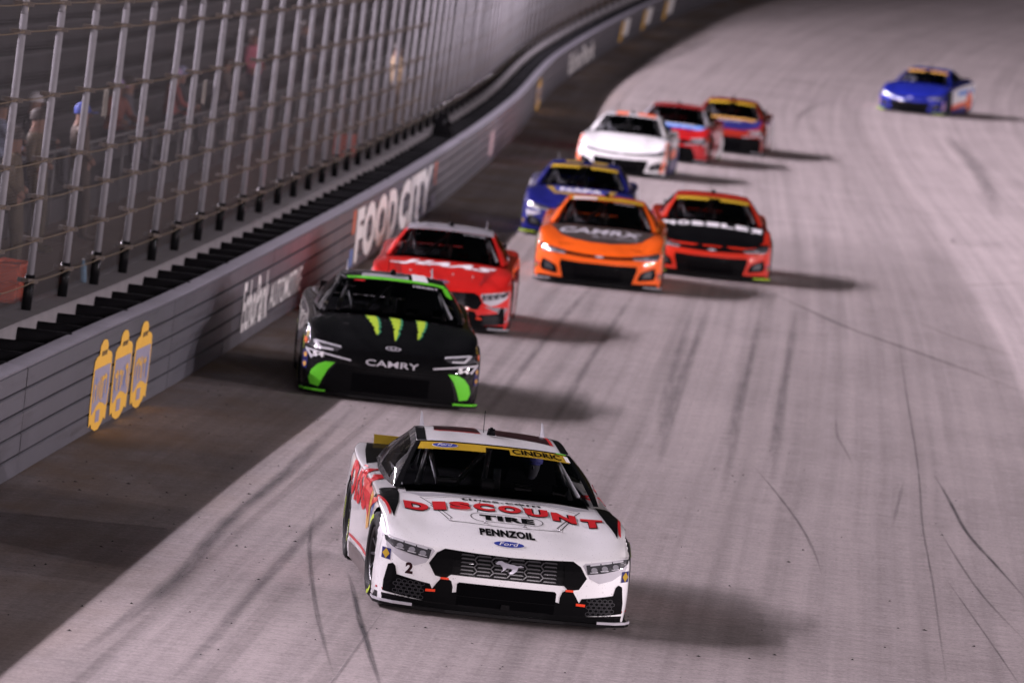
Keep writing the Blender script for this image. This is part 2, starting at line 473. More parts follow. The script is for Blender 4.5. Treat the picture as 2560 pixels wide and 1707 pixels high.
for s in range(nseg):
    a, b_ = WT0+s*SEG+.012, WT0+(s+1)*SEG-.012
    for k in range(5):
        h0, h1 = 0.02+k*.2, 0.02+(k+1)*.2-.012
        jit = random.uniform(-.003, .003)
        prof = [(-.19, h1), (-.012+jit, h1), (jit, h1-.012), (jit, h0+.012), (-.012+jit, h0), (-.19, h0)]
        wpart(strip('beam', a, b_, 2.0, prof, M_WALL, smooth=False))
    wpart(strip('top_plate', a, b_, 2.0, [(-.205, 1.0), (-.205, 1.032), (.004, 1.032), (.004, 1.016), (-.01, 1.016)], M_CAP, smooth=False))
wpart(strip('seam_shade_sheet', WT0, WT1, 3.0, [(-.16, .0), (-.16, 1.01)], M_DARK))  # near-black sheet painted as the shade behind the beam seams
wpart(strip('gap_shade_floor', WT0, WT1, 3.0, [(-.72, .80), (-.18, .80)], M_DARK))  # near-black strip painted as the shade in the gap under the tubes
tube = MB(); tube.tube([(-.02, 0, 0), (.0, 0, 0), (.5, 0, 0), (.54, 0, 0)], [.05, .085, .085, .085], 10)
tube_me = tube.mesh('foam_tube', True); tube_me.materials.append(M_FOAM)
t = 24.0; i = 0
while t < 325:
    B, T, L, N = frame(t)
    o = bpy.data.objects.new('foam_tube', tube_me); COL.objects.link(o)
    yaw = Matrix.Rotation(random.uniform(-.05, .05), 4, 'Z')
    mw = Matrix((L, T, N)).transposed().to_4x4(); mw.translation = P(t, -.72+random.uniform(-.02, .02), .955+random.uniform(-.012, .012))
    o.parent = wall; o.matrix_world = mw @ yaw
    t += 1.5; i += 1
ledge = strip('fence_wall', WT0, WT1, 2.0, [(-.70, -.3), (-.70, 1.06), (-.72, 1.085), (-1.12, 1.085), (-1.14, 1.06), (-1.14, .5)], M_CONC, smooth=False)
tag(ledge, 'low concrete wall carrying the catch fence behind the grey barrier', 'wall')

# decals on the wall ------------------------------------------------------
def slice_bm(bm, stepx, stepy):
    xs = [v.co.x for v in bm.verts]; ys = [v.co.y for v in bm.verts]
    if not xs: return
    for ax, lo, hi, st in ((0, min(xs), max(xs), stepx), (1, min(ys), max(ys), stepy)):
        if st is None: continue
        k = math.floor(lo/st)+1
        while k*st < hi-1e-4:
            co = Vector((0, 0, 0)); co[ax] = k*st
            no = Vector((0, 0, 0)); no[ax] = 1
            bmesh.ops.bisect_plane(bm, geom=bm.verts[:]+bm.edges[:]+bm.faces[:], dist=1e-5, plane_co=co, plane_no=no)
            k += 1
def poly_bm(polys):
    bm = bmesh.new()
    for pl in polys:
        try:
            f = bm.faces.new([bm.verts.new((p[0], p[1], 0)) for p in pl])
            f.normal_update()
            if f.normal.z < 0: f.normal_flip()
        except ValueError: pass
    bmesh.ops.triangulate(bm, faces=bm.faces[:])
    return bm
_tx = {}
def text_bm(s, cx, cy, wdt, hgt, bold=0.0, shear=0.0):
    key = (s, bold, shear)
    if key not in _tx:
        cu = bpy.data.curves.new('lettering', 'FONT'); cu.body = s; cu.offset = bold; cu.shear = shear; cu.resolution_u = 3
        cu.space_character = 1.0+bold*2.0
        ob = bpy.data.objects.new('lettering', cu); COL.objects.link(ob)
        dg = bpy.context.evaluated_depsgraph_get()
        me = bpy.data.meshes.new_from_object(ob.evaluated_get(dg))
        bpy.data.objects.remove(ob); bpy.data.curves.remove(cu)
        vv = np.array([v.co[:2] for v in me.vertices]); ff = [tuple(p.vertices) for p in me.polygons]
        bpy.data.meshes.remove(me)
        lo, hi = vv.min(0), vv.max(0); vv = (vv-(lo+hi)/2)/(hi-lo)
        _tx[key] = (vv, ff)
    vv, ff = _tx[key]
    bm = bmesh.new()
    vs_ = [bm.verts.new((cx+a*wdt, cy+b*hgt, 0)) for a, b in vv]
    for f in ff:
        try:
            q = bm.faces.new([vs_[k] for k in f]); q.normal_update()
            if q.normal.z < 0: q.normal_flip()
        except ValueError: pass
    return bm
def finish(bm, name, fmap, mat_, parent, off, step=(None, None), thick=0.0):
    slice_bm(bm, *step)
    if thick:
        r = bmesh.ops.extrude_face_region(bm, geom=bm.faces[:])
        up = {v for v in r['geom'] if isinstance(v, bmesh.types.BMVert)}
    else: up = None
    for v in bm.verts:
        p, n = fmap(v.co.x, v.co.y)
        v.co = p + n*(off + (thick if (up and v in up) else 0.0))
    me = bpy.data.meshes.new(name)
    bmesh.ops.recalc_face_normals(bm, faces=bm.faces[:]) if thick else None
    bm.to_mesh(me); bm.free()
    return link(name, me, mat_, parent)
def wmap(u, v):
    B, T, L, N = frame(u)
    return P(u, .004, v), L
def wall_text(s, t0, t1, h0, h1, m, bold=.02, shear=0.0):
    return wpart(finish(text_bm(s, (t0+t1)/2, (h0+h1)/2, t1-t0, h1-h0, bold, shear), 'lettering', wmap, m, None, .006, (1.5, None)))
def wall_poly(polys, m, off=.005, name='painted_emblem'):
    return wpart(finish(poly_bm(polys), name, wmap, m, None, off, (1.5, None)))
M_WYEL = mat('wall_yellow', (0.80, 0.46, 0.06), 0.5, var=0.1, vscale=3); M_WLAV = mat('wall_lavender', (0.30, 0.28, 0.36), 0.5, var=0.15, vscale=5)
M_WWHT = mat('wall_white', (0.82, 0.81, 0.79), 0.45, var=0.05); M_WRED = mat('wall_red', (0.62, 0.16, 0.09), 0.5); M_WBLU = mat('wall_blue', (0.14, 0.24, 0.55), 0.5)
M_WBLK = mat('wall_ink', (0.05, 0.04, 0.04), 0.5); M_WPNK = mat('wall_pink', (0.55, 0.40, 0.42), 0.5)
def crest(tc, k=1.0):
    out = [(.0, .93), (.2, .915), (.32, .87), (.34, .80), (.60, .775), (.72, .74), (.76, .62), (.74, .38), (.70, .20), (.68, .08), (.52, .11), (.42, .07), (.15, .015), (-.12, .015), (-.42, .06), (-.50, .11), (-.66, .08), (-.70, .20), (-.72, .40), (-.70, .62), (-.66, .74), (-.52, .775), (-.32, .79), (-.30, .87), (-.16, .92)]
    wall_poly([[(tc+x*k, y) for x, y in out]], M_WYEL)
    inn = [(-.60, .655), (.66, .655), (.68, .42), (.62, .25), (.54, .23), (.36, .265), (.05, .30), (-.20, .275), (-.42, .22), (-.55, .20), (-.63, .42)]
    wall_poly([[(tc+x*k, y) for x, y in inn]], M_WLAV, .008)
    wall_poly([[(tc+x*k, y) for x, y in [(-.18, .10), (.13, .10), (.13, .22), (-.18, .22)]]], M_WLAV, .008)
    rl = random.Random(int(tc*10))
    for x in [-.50, -.40, -.28, -.16, -.05, .07, .18, .30, .41, .52]:
        y0, y1 = rl.uniform(.30, .38), rl.uniform(.50, .57); ww = rl.uniform(.018, .03)
        wall_poly([[(tc+(x-ww)*k, y0), (tc+(x+ww)*k, y0), (tc+(x+ww)*k, y1), (tc+(x-ww)*k, y1)]], M_WYEL if rl.random() < .7 else M_WBLU, .011)
        if rl.random() < .5: wall_poly([[(tc+(x-ww)*k, y1-.05), (tc+(x+.07)*k, y1-.05), (tc+(x+.07)*k, y1), (tc+(x-ww)*k, y1)]], M_WYEL, .012)
    for q in range(5):
        x = -.14+q*.09
        wall_poly([[(tc+x*k, .765), (tc+(x+.05)*k, .765), (tc+(x+.05)*k, .815), (tc+x*k, .815)]], M_WBLK, .008)
for q in range(3):
    crest(t_at_px(250, 0, .5)+q*1.69)
ta, tb = t_at_px(603, 0, .4), t_at_px(668, 0, .4)
wall_text('EchoPark', ta, tb, .16, .78, M_WWHT, .02)
wall_text('AUTOMOTIVE', tb+.25, t_at_px(752, 0, .4), .24, .58, M_WWHT, .01)
ta, tb = t_at_px(875, 0, .4), t_at_px(1086, 0, .4)
dlt = (tb-ta)
wall_poly([[(ta-.0, .58), (ta+.55, .60), (ta+.55, .96), (ta, .94)]], M_WRED); wall_poly([[(ta, .10), (ta+.55, .10), (ta+.55, .36), (ta, .36)]], M_WBLU)
wall_poly([[(tb-.7, .52), (tb, .52), (tb, .94), (tb-.7, .94)]], M_WRED); wall_poly([[(tb-.7, .12), (tb, .12), (tb, .34), (tb-.7, .34)]], M_WLAV)
wall_text('FOOD', ta+.9, ta+dlt*.47, .10, .95, M_WWHT, .055)
wall_text('CITY', ta+dlt*.50, tb-1.6, .10, .95, M_WWHT, .055)
tc = t_at_px(1228, 0, .5); wall_poly([[(tc-1.2, .2), (tc+1.0, .2), (tc+1.2, .75), (tc-.9, .72)]], M_WPNK)
tc = t_at_px(1346, 0, .5); crest(tc, 3.2)
ta, tb = t_at_px(1422, 0, .4), t_at_px(1486, 0, .4); wall_text('EchoPark', ta, tb, .14, .8, M_WWHT, .03)
for px in (1566, 1622, 1676):
    tc = t_at_px(px, 0, .5)
    wall_poly([[(tc-3.2, .15), (tc-2.0, .15), (tc-1.2, .85), (tc-2.2, .85)]], M_WYEL)
    wall_poly([[(tc-1.6, .3), (tc+.6, .28), (tc+1.4, .85), (tc-.9, .9)]], M_WWHT)

# ------------------------------------------------------------------ catch fence
M_POST = mat('galvanised_post', (0.19, 0.185, 0.195), 0.8, spec=0.15, var=0.2, vscale=9, speck=0.4)
M_CABLE = mat('rusty_cable', (0.13, 0.095, 0.055), 0.6, var=0.3, vscale=20)
M_CLAMP = mat('rusty_clamp', (0.07, 0.055, 0.045), 0.7, var=0.3)
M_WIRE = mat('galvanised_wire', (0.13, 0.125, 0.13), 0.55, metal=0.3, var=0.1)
M_WIRE_SHADE = mat('wire_shade_tone', (0.045, 0.043, 0.046), 0.7, var=0.2)  # darker copy of the same wire, shade put into the near fence's colour
FD = -.90
fence = empty('catch_fence', Matrix.Translation(P(60, FD, 1.09)))
tag(fence, 'tall catch fence of pale steel posts, rusty cables and chain link above the barrier', 'fence')
def fpart(o):
    o.parent = fence; o.matrix_parent_inverse = fence.matrix_world.inverted(); return o
CH = [.30, .72, 1.15, 1.53, 2.19, 2.85, 3.12, 3.8, 4.5]
pm = MB(); pm.tube([(0, 0, .34), (0, 0, 3.02)], .037, 12); pm.tube([(0, 0, 3.02), (0, 0, 3.06), (0, 0, 5.2), (.35, 0, 5.9), (.9, 0, 6.3)], [.037, .031, .033, .033, .033], 10)
post_me = pm.mesh('post', True); post_me.materials.append(M_POST)
bm_ = MB(); bm_.tube([(0, 0, -.01), (0, 0, .36)], .052, 12); base_me = bm_.mesh('post_sleeve', True); base_me.materials.append(M_SATIN)
sm = MB(); sm.tube([(-.03, .35, .02), (-.03, .35, 5.0)], .02, 6); stay_me = sm.mesh('back_stay', True); stay_me.materials.append(mat('yellowed_stay', (0.36, 0.32, 0.22), 0.6, var=0.2))
cl = MB()
cl.v = []; ring = [(.062 if k % 2 else .052) for k in range(12)]
for z in (-.022, .022):
    cl.v += [(ring[k]*math.cos(k*math.pi/6)+(.03 if k in (0, 1, 11) else 0)-(.07 if k in (5, 6, 7) else 0), ring[k]*math.sin(k*math.pi/6), z) for k in range(12)]
cl.f = [(k, (k+1) % 12, 12+(k+1) % 12, 12+k) for k in range(12)] + [tuple(range(11, -1, -1)), tuple(range(12, 24))]
clamp_me = cl.mesh('clamp'); clamp_me.materials.append(M_CLAMP)
post_px = [65, 155, 234, 306, 378, 435, 493, 547, 600, 646, 692]
pt = [t_at_px(p, FD, 1.1) for p in post_px]
sp_ = (pt[-1]-pt[0])/10
pts_t = [pt[0]-sp_*k for k in range(14, 0, -1)] + pt + [pt[-1]+sp_*(k+1) for k in range(86)]
pts_t = [t for t in pts_t if 22 < t < 320]
POST_T = pts_t
for t in pts_t:
    B, T, L, N = frame(t)
    mw = Matrix((L, T, N)).transposed().to_4x4(); mw.translation = P(t, FD, 1.085)
    mw = mw @ Matrix.Rotation(random.uniform(-.008, .008), 4, 'X') @ Matrix.Rotation(.016+random.uniform(-.006, .006), 4, 'Y')
    po = bpy.data.objects.new('post', post_me); COL.objects.link(po); po.parent = fence; po.matrix_world = mw
    for nm, me in (('post_sleeve', base_me), ('back_stay', stay_me)):
        c = bpy.data.objects.new(nm, me); COL.objects.link(c); c.parent = po; c.matrix_world = mw
    if t < 118:
        for h in CH[:7]:
            c = bpy.data.objects.new('clamp', clamp_me); COL.objects.link(c); c.parent = po; c.matrix_world = mw @ Matrix.Translation((0, 0, h))
for h in CH:
    cb = MB(); pl = []
    for a, b_ in zip(pts_t[:-1], pts_t[1:]):
        sag = random.uniform(.004, .02)
        for k in range(4):
            s = k/4; pl.append(P(a+(b_-a)*s, FD+.058, 1.085+h-sag*4*s*(1-s)))
    cb.tube(pl, .006, 5)
    fpart(cb.build('cable', M_CABLE, None, True))
# chain link: woven diagonal wires, real ribbons
def chain(t0, t1, pitch, wd, hb, ht, wm, name='chain_link'):
    me_v = []; me_f = []
    H = ht-hb
    for sgn in (1, -1):
        off = -.062 + sgn*.003
        slope = 0.62   # diamonds taller than wide
        n = int((t1-t0+H*slope)/pitch)
        for k in range(n):
            ta = t0 - (H*slope if sgn > 0 else 0) + k*pitch
            tb = ta + sgn*H*slope if sgn > 0 else ta - H*slope
            s0, s1 = 0.0, 1.0
            def cl_(x): return (x-ta)/(tb-ta)
            lo, hi = sorted((cl_(t0), cl_(t1)))
            s0, s1 = max(s0, lo), min(s1, hi)
            if s1-s0 < .01: continue
            ns = 3; base = len(me_v)
            for q in range(ns+1):
                s = s0+(s1-s0)*q/ns; tt = ta+(tb-ta)*s; hh = hb+H*s
                me_v.append(P(tt-wd, FD+off, 1.085+hh)); me_v.append(P(tt+wd, FD+off, 1.085+hh))
            for q in range(ns):
                me_f.append((base+2*q, base+2*q+1, base+2*q+3, base+2*q+2))
    me = mesh_pd(name, me_v, me_f); o = link(name, me, wm); o['kind'] = 'stuff'
    return fpart(o)
chain(40, 112, .042, .0052, .02, 4.6, M_WIRE_SHADE)
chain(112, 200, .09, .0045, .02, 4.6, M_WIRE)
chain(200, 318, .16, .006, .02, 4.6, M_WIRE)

# ------------------------------------------------------------------ grandstand behind the fence
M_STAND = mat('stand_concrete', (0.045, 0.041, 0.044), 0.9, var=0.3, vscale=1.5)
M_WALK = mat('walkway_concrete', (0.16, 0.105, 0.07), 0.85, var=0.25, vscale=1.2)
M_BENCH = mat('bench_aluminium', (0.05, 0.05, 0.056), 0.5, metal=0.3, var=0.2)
M_SHADE_BLOCK = mat('shade_block_dark', (0.03, 0.028, 0.032), 0.8, var=0.3, vscale=0.8)
wk = strip('walkway', 12, 330, 3.0, [(-1.14, .98), (-3.0, .98)], M_WALK); tag(wk, kind='structure')
stand = empty('grandstand', Matrix.Translation(P(80, -3, .98)))
tag(stand, 'dim tiered grandstand with bench rows behind the catch fence', 'grandstand')
def spart(o):
    o.parent = stand; o.matrix_parent_inverse = stand.matrix_world.inverted(); return o
ROW_D, ROW_H = .80, .30
for k in range(12):
    d0 = -3.0-k*ROW_D; h0 = .98+k*ROW_H
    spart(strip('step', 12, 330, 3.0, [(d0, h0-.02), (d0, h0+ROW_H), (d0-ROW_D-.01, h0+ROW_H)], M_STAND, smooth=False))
    spart(strip('bench', 12, 330, 3.0, [(d0-.45, h0+ROW_H+.36), (d0-.45, h0+ROW_H+.41), (d0-.72, h0+ROW_H+.41), (d0-.72, h0+ROW_H+.36)], M_BENCH, smooth=False))
rail = MB(); pl1 = [P(t, -2.95, 1.95) for t in range(14, 330, 4)]
rail.tube(pl1, .022, 6)
for t in range(40, 240, 2): rail.tube([P(t, -2.95, .98), P(t, -2.95, 1.95)], .02, 6)
spart(rail.build('handrail', mat('rail_steel', (0.18, 0.18, 0.18), 0.5, metal=0.4), None, True))
up = strip('stand_shade_block', 6, 232, 4.0, [(-13.0, 3.0), (-13.0, 8.4), (-20, 9.8), (-20, 0)], M_SHADE_BLOCK, smooth=False)  # block added here, its height set to keep the lower stand in shade
tag(up, 'dark block added behind the lower seat rows to shade them', 'grandstand')
# taller block added at the turn to shade the top of the banking
nT = 14; rows_ = []
for k in range(nT):
    tt = 233+k*8.2; hh = 8.4+min(4.0, 0.6*k)
    rows_.append([P(tt, -13, 2.0), P(tt, -13, hh), P(tt, -20, hh+1.0), P(tt, -20, 0)])
up2 = link('turn_shade_block', grid_mesh('turn_shade_block', rows_, False), M_SHADE_BLOCK)
tag(up2, 'dark block added behind the stands to shade the far turn', 'shading block')
# aisle columns of the stand
for t in (66, 84, 103, 124, 150, 180):
    cm = MB(); B, T, L, N = frame(t)
    p8 = [P(t+a, d, h) for h in (.98, 7.3) for a, d in ((-.25, -12.9), (.25, -12.9), (.25, -12.4), (-.25, -12.4))]
    cm.hexa(p8); spart(cm.build('column', M_STAND))

# ------------------------------------------------------------------ stock cars
# local frame: X lateral (driver's left = +), Y from the nose backwards, Z up, origin on the ground under the nose
def lerp_tab(tab, x):
    if x <= tab[0][0]: return tab[0][1]
    for (a, b_), (c, d) in zip(tab[:-1], tab[1:]):
        if x <= c:
            s = (x-a)/(c-a); s = s*s*(3-2*s)*.5+s*.5
            return b_+(d-b_)*s
    return tab[-1][1]
NOSE = [(0, 0), (.3, .012), (.5, .04), (.7, .10), (.82, .17), (.90, .25), (.955, .36)]
def car_cage(kind):
    dz = {'mustang': 0, 'camry': -.0, 'camaro': -.012}[kind]
    ZC = [(.10, .552+dz), (.22, .60+dz), (.5, .672), (.9, .762), (1.40, .855), (2.4, .87), (3.9, .89), (4.3, .905), (4.86, .915)]
    ZS = [(.36, .575+dz), (.5, .665), (.8, .765), (1.0, .79), (1.4, .805), (2.2, .83), (3.0, .855), (3.7, .885), (4.3, .88), (4.86, .86)]
    WS = [(.36, .955), (.6, .975), (.95, .992), (1.5, .968), (2.3, .955), (3.0, .965), (3.7, .992), (4.4, .97), (4.86, .90)]
    A = [0, .16, .32, .47, .60, .71, .81, .90, .965, 1.0]
    ST = [.10, .16, .27, .42, .62, .85, 1.1, 1.38, 1.75, 2.2, 2.7, 3.2, 3.7, 4.1, 4.45, 4.72, 4.84]
    FR = [(.055, .02), (.10, .012), (.20, .0), (.30, .0), (.40, .012), (.47, .035), (.525, .075)]      # z, set-back
    SR = [(.055, .975), (.10, .985), (.20, .995), (.32, 1.0), (.45, 1.0), (.58, .995), (.80, .985)]    # side rows: z (last follows shoulder), width factor
    verts = {}; vl = []; faces = []
    def V(key, co):
        if key not in verts: verts[key] = len(vl); vl.append(co)
        return verts[key]
    nA = len(A); nS = len(ST); nR = len(FR)
    def top(i, j):
        y = ST[i]; a = A[j]
        yy0 = max(y, .36); wd = lerp_tab(WS, yy0)
        if i == 0: wd = .945
        x = a*wd*(.955 if j == nA-1 else 1)
        nose = lerp_tab(NOSE, x)*max(0, 1-(y-.1)/1.1)
        yy = y+nose
        zc = lerp_tab(ZC, y); zs = lerp_tab(ZS, max(.36, y+.30*max(0, 1-(y-.1)/.9)))
        k = max(0, (a-.55)/.45); k = k*k*(3-2*k)
        z = zc*(1-k)+zs*k - .012*a*a
        if y > .25 and y < 1.45: z -= .018*math.exp(-((a-.62)/.1)**2)*min(1, (y-.25)/.3)     # valley beside hood bulge
        if j >= nA-2: z -= .012 if j == nA-2 else .045
        if y > 4.0: z = zc-.01*a*a - (.03 if j == nA-1 else 0)
        return (x, yy, z)
    def front(k, j):
        z, yb = FR[k]
        a = A[j]; x = a*.955*(.99 if k < 2 else 1.0)*(1.0 if j < nA-1 else .992)
        zt = z + (0.055*a**3*(k/(nR-1))**1.5)
        return (x, lerp_tab(NOSE, x)+yb*(1-.2*a), zt)
    def side(i, k):
        y0 = ST[i]; T_ = top(i, nA-1); y = T_[1]
        wd = lerp_tab(WS, max(.36, y))
        z, f = SR[k]
        zsh = T_[2]
        z = .055+(zsh-.05-.055)*((z-.055)/.745)
        return (wd*f, y, z)
    for sgn in (1, -1):
        def S(key, co):
            if abs(co[0]) < 1e-6: return V(key, (0, co[1], co[2]))
            return V(key+(sgn,), (co[0]*sgn, co[1], co[2]))
        def quad(a, b_, c, d):
            faces.append((a, b_, c, d) if sgn > 0 else (d, c, b_, a))
        for k in range(nR-1):
            for j in range(nA-1):
                quad(S(('f', k, j), front(k, j)), S(('f', k, j+1), front(k, j+1)), S(('f', k+1, j+1), front(k+1, j+1)), S(('f', k+1, j), front(k+1, j)))
        for j in range(nA-1):   # fascia to hood
            quad(S(('f', nR-1, j), front(nR-1, j)), S(('f', nR-1, j+1), front(nR-1, j+1)), S(('t', 0, j+1), top(0, j+1)), S(('t', 0, j), top(0, j)))
        for i in range(nS-1):
            for j in range(nA-1):
                quad(S(('t', i, j), top(i, j)), S(('t', i, j+1), top(i, j+1)), S(('t', i+1, j+1), top(i+1, j+1)), S(('t', i+1, j), top(i+1, j)))
        def sv(i, k):
            if i == 0:
                if k == len(SR)-1+1: return S(('t', 0, nA-1), top(0, nA-1))
                return S(('f', k, nA-1), front(k, nA-1))
            if k == len(SR): return S(('t', i, nA-1), top(i, nA-1))
            return S(('s', i, k), side(i, k))
        for i in range(nS-1):
            for k in range(len(SR)):
                quad(sv(i, k), sv(i+1, k), sv(i+1, k+1), sv(i, k+1))
        # tail
        def tail(k, j):
            if k == len(SR): return top(nS-1, j)
            z = side(nS-1, k)[2]; return (A[j]*side(nS-1, k)[0], ST[-1]+.02*(1-A[j]), z)
        def tv(k, j):
            if j == nA-1: return sv(nS-1, k)
            if k == len(SR): return S(('t', nS-1, j), top(nS-1, j))
            return S(('r', k, j), tail(k, j))
        for k in range(len(SR)):
            for j in range(nA-1):
                quad(tv(k, j+1), tv(k, j), tv(k+1, j), tv(k+1, j+1))
    cr = {}
    for sgn in (1, -1):
        for i in range(nS-1):
            cr[(verts[('t', i, nA-1, sgn)], verts[('t', i+1, nA-1, sgn)])] = .55
        for j in range(1, nA-1):
            cr[(verts[('f', nR-1, j, sgn)], verts[('f', nR-1, j+1, sgn)])] = .35
    return vl, faces, cr

WHEELS = [(.95, .345), (3.74, .345)]
# ---- greenhouse
def ws(u, v):
    """windshield with its frame, u -1..1 across, v 0..1 up"""
    b_ = Vector((u*.80, 1.385+.20*u*u+.04*u**4, .862-.02*u*u))
    t_ = Vector((u*.605, 2.235+.09*u*u+.02*u**4, 1.208-.022*u*u-.012*u**6))
    p = b_.lerp(t_, v)
    p.z += .030*math.sin(math.pi*v)*(1-.5*u*u)
    return p
def ws_n(u, v):
    e = .01
    n = (ws(u+e, v)-ws(u-e, v)).cross(ws(u, v+e)-ws(u, v-e)).normalized()
    return n
def rf(u, s):
    """roof, s 0..1 backwards"""
    y0 = 2.235+.09*u*u+.02*u**4; y1 = 3.42-.05*u*u
    hw = .605-.05*s
    z = 1.208+.064*math.sin(min(1, s*1.25)*math.pi/2)-.055*max(0, s-.45)**2*3 - .022*u*u-.012*u**6
    return Vector((u*hw, y0+(y1-y0)*s, z))
def bl(u, v):
    """rear window, v 0 (roof) ..1 (deck)"""
    a = rf(u, 1.0); b_ = Vector((u*.66, 4.22-.08*u*u, .905-.01*u*u))
    p = a.lerp(b_, v); p.z += .02*math.sin(math.pi*v); return p
def sd(s, v, sg):
    """side glass area: s 0..1 from A-pillar to C-pillar, v 0..1 belt to roof rail"""
    belt = [(.80, 1.625, .842), (.842, 2.1, .856), (.845, 2.8, .87), (.80, 3.6, .89), (.66, 4.14, .90)]
    k = s*4; i = min(3, int(k)); f = k-i
    lo = Vector(belt[i]).lerp(Vector(belt[i+1]), f)
    if s < .34: hi = ws(1, s/.34*1.0) if False else ws(1.0, 1.0)
    hi = None
    A0, A1 = ws(1, 0), ws(1, 1)
    if s < .22:
        hi = A0.lerp(A1, 1.0) if s > .2199 else ws(1, s/.22)
    elif s < .70: hi = rf(1, (s-.22)/.48)
    else: hi = bl(1, (s-.70)/.30)
    p = lo.lerp(hi, v); p.x += .03*math.sin(math.pi*v)*min(1, s*5)*min(1, (1-s)*5)
    return Vector((p.x*sg, p.y, p.z))
def gridf(fn, us, vs_): return [[fn(u, v) for v in vs_] for u in us]
def lin(a, b_, n): return [a+(b_-a)*k/(n-1) for k in range(n)]

_base = {}
def car_base(kind):
    if kind in _base: return _base[kind]
    vl, fl, cr = car_cage(kind)
    me = mesh_pd('cage', vl, fl)
    at = me.attributes.new('crease_edge', 'FLOAT', 'EDGE')
    for e in me.edges:
        a_, b_ = e.vertices
        at.data[e.index].value = cr.get((a_, b_), cr.get((b_, a_), 0.0))
    ob = bpy.data.objects.new('cage', me); COL.objects.link(ob)
    md = ob.modifiers.new('s', 'SUBSURF'); md.levels = 2; md.render_levels = 2
    dg = bpy.context.evaluated_depsgraph_get()
    ev = bpy.data.meshes.new_from_object(ob.evaluated_get(dg))
    bpy.data.objects.remove(ob); bpy.data.meshes.remove(me)
    bm = bmesh.new(); bm.from_mesh(ev); bpy.data.meshes.remove(ev)
    # wheel arches
    RA = .378
    for (wy, wz) in WHEELS:
        kill = [f for f in bm.faces if abs(f.calc_center_median().x) > .75 and math.hypot(f.calc_center_median().y-wy, f.calc_center_median().z-wz) < RA and f.calc_center_median().z < .74]
        bmesh.ops.delete(bm, geom=kill, context='FACES')
        for v in bm.verts:
            if v.is_boundary and abs(v.co.x) > .7 and abs(math.hypot(v.co.y-wy, v.co.z-wz)-RA) < .09 and v.co.z > .06:
                dy, dz_ = v.co.y-wy, v.co.z-wz; r = math.hypot(dy, dz_)
                v.co.y = wy+dy*RA/r; v.co.z = wz+dz_*RA/r
    bm.normal_update()
    bm.verts.index_update()
    co = [v.co.copy() for v in bm.verts]; no = [v.normal.copy() for v in bm.verts]
    groups = {'body': [], 'hood': [], 'dash': []}
    for f in bm.faces:
        c = f.calc_center_median()
        ids = [v.index for v in f.verts]
        if 1.50 < c.y < 4.05 and abs(c.x) < .70+.0*c.y and c.z > .7: groups['dash'].append(ids)
        elif abs(c.x) < .66-.05*max(0, (.5-c.y)) and .24 < c.y < 1.50 and c.z > .5 and f.normal.z > .6: groups['hood'].append(ids)
        else: groups['body'].append(ids)
    bvh = BVHTree.FromPolygons(co, groups['body']+groups['hood']+groups['dash'])
    bm.free()
    def sub(ids):
        used = sorted({i for f in ids for i in f}); mp = {o: n for n, o in enumerate(used)}
        return [co[i] for i in used], [[mp[i] for i in f] for f in ids], [no[i] for i in used]
    # roof bvh for decals on roof
    pts = gridf(rf, lin(-1, 1, 13), lin(0, 1, 13)); gm = [p for r_ in pts for p in r_]
    gf = [(i*13+j, i*13+j+1, (i+1)*13+j+1, (i+1)*13+j) for i in range(12) for j in range(12)]
    rbvh = BVHTree.FromPolygons(gm, gf)
    _base[kind] = ({k: sub(v) for k, v in groups.items()}, bvh, rbvh)
    return _base[kind]

def tyre_meshes():
    prof = [(.225, -.12), (.235, -.145), (.27, -.155), (.315, -.150), (.338, -.135), (.345, -.11), (.346, 0), (.345, .11), (.338, .135), (.315, .150), (.27, .155), (.235, .145), (.225, .12)]
    n = 40; pts = [[Vector((x, r*math.cos(2*math.pi*k/n), r*math.sin(2*math.pi*k/n))) for k in range(n+1)] for r, x in prof]
    ty = grid_mesh('tyre', pts, True)
    ty.materials.append(M_RUBBER)
    rp = [(.228, -.13), (.222, -.10), (.20, .05), (.228, .128), (.222, .138), (.205, .12), (.19, .06), (.08, .045), (.07, .09), (.03, .10), (.0, .10)]
    rim = grid_mesh('rim', [[Vector((x, r*math.cos(2*math.pi*k/n), r*math.sin(2*math.pi*k/n))) for k in range(n+1)] for r, x in rp], True)
    rim.materials.append(mat('black_wheel', (0.03, 0.03, 0.032), 0.3, metal=0.6, var=0.2))
    sp = MB()
    for k in range(10):
        a = 2*math.pi*k/10; c, s = math.cos(a), math.sin(a)
        def q(r, w_, x): return (x, r*c-w_*s, r*s+w_*c)
        sp.hexa([q(.06, -.018, .05), q(.21, -.012, .09), q(.21, .012, .09), q(.06, .018, .05), q(.06, -.014, .10), q(.21, -.008, .125), q(.21, .008, .125), q(.06, .014, .10)])
    spm = sp.mesh('spokes'); spm.materials.append(mat('grey_spokes', (0.12, 0.12, 0.13), 0.3, metal=0.7))
    mk = MB()
    for a0 in (0.3, 3.4):
        for k in range(9):
            a = a0+k*.075; b_ = a+.055
            mk.add([(.1565, r*math.cos(z), r*math.sin(z)) for r, z in ((.285, a), (.318, a), (.318, b_), (.285, b_))], [(0, 1, 2, 3)])
    mkm = mk.mesh('tyre_lettering'); mkm.materials.append(M_FLUO)
    return ty, rim, spm, mkm
TY, RIM, SPK, MRK = tyre_meshes()

def nut(parent, loc, m=M_STEEL, r=.012):
    b_ = MB(); b_.tube([Vector(loc), Vector(loc)+Vector((0, -.1*r, .02))], [r*1.5, r*.7], 6)
    return b_.build('hood_pin', m, parent, True)

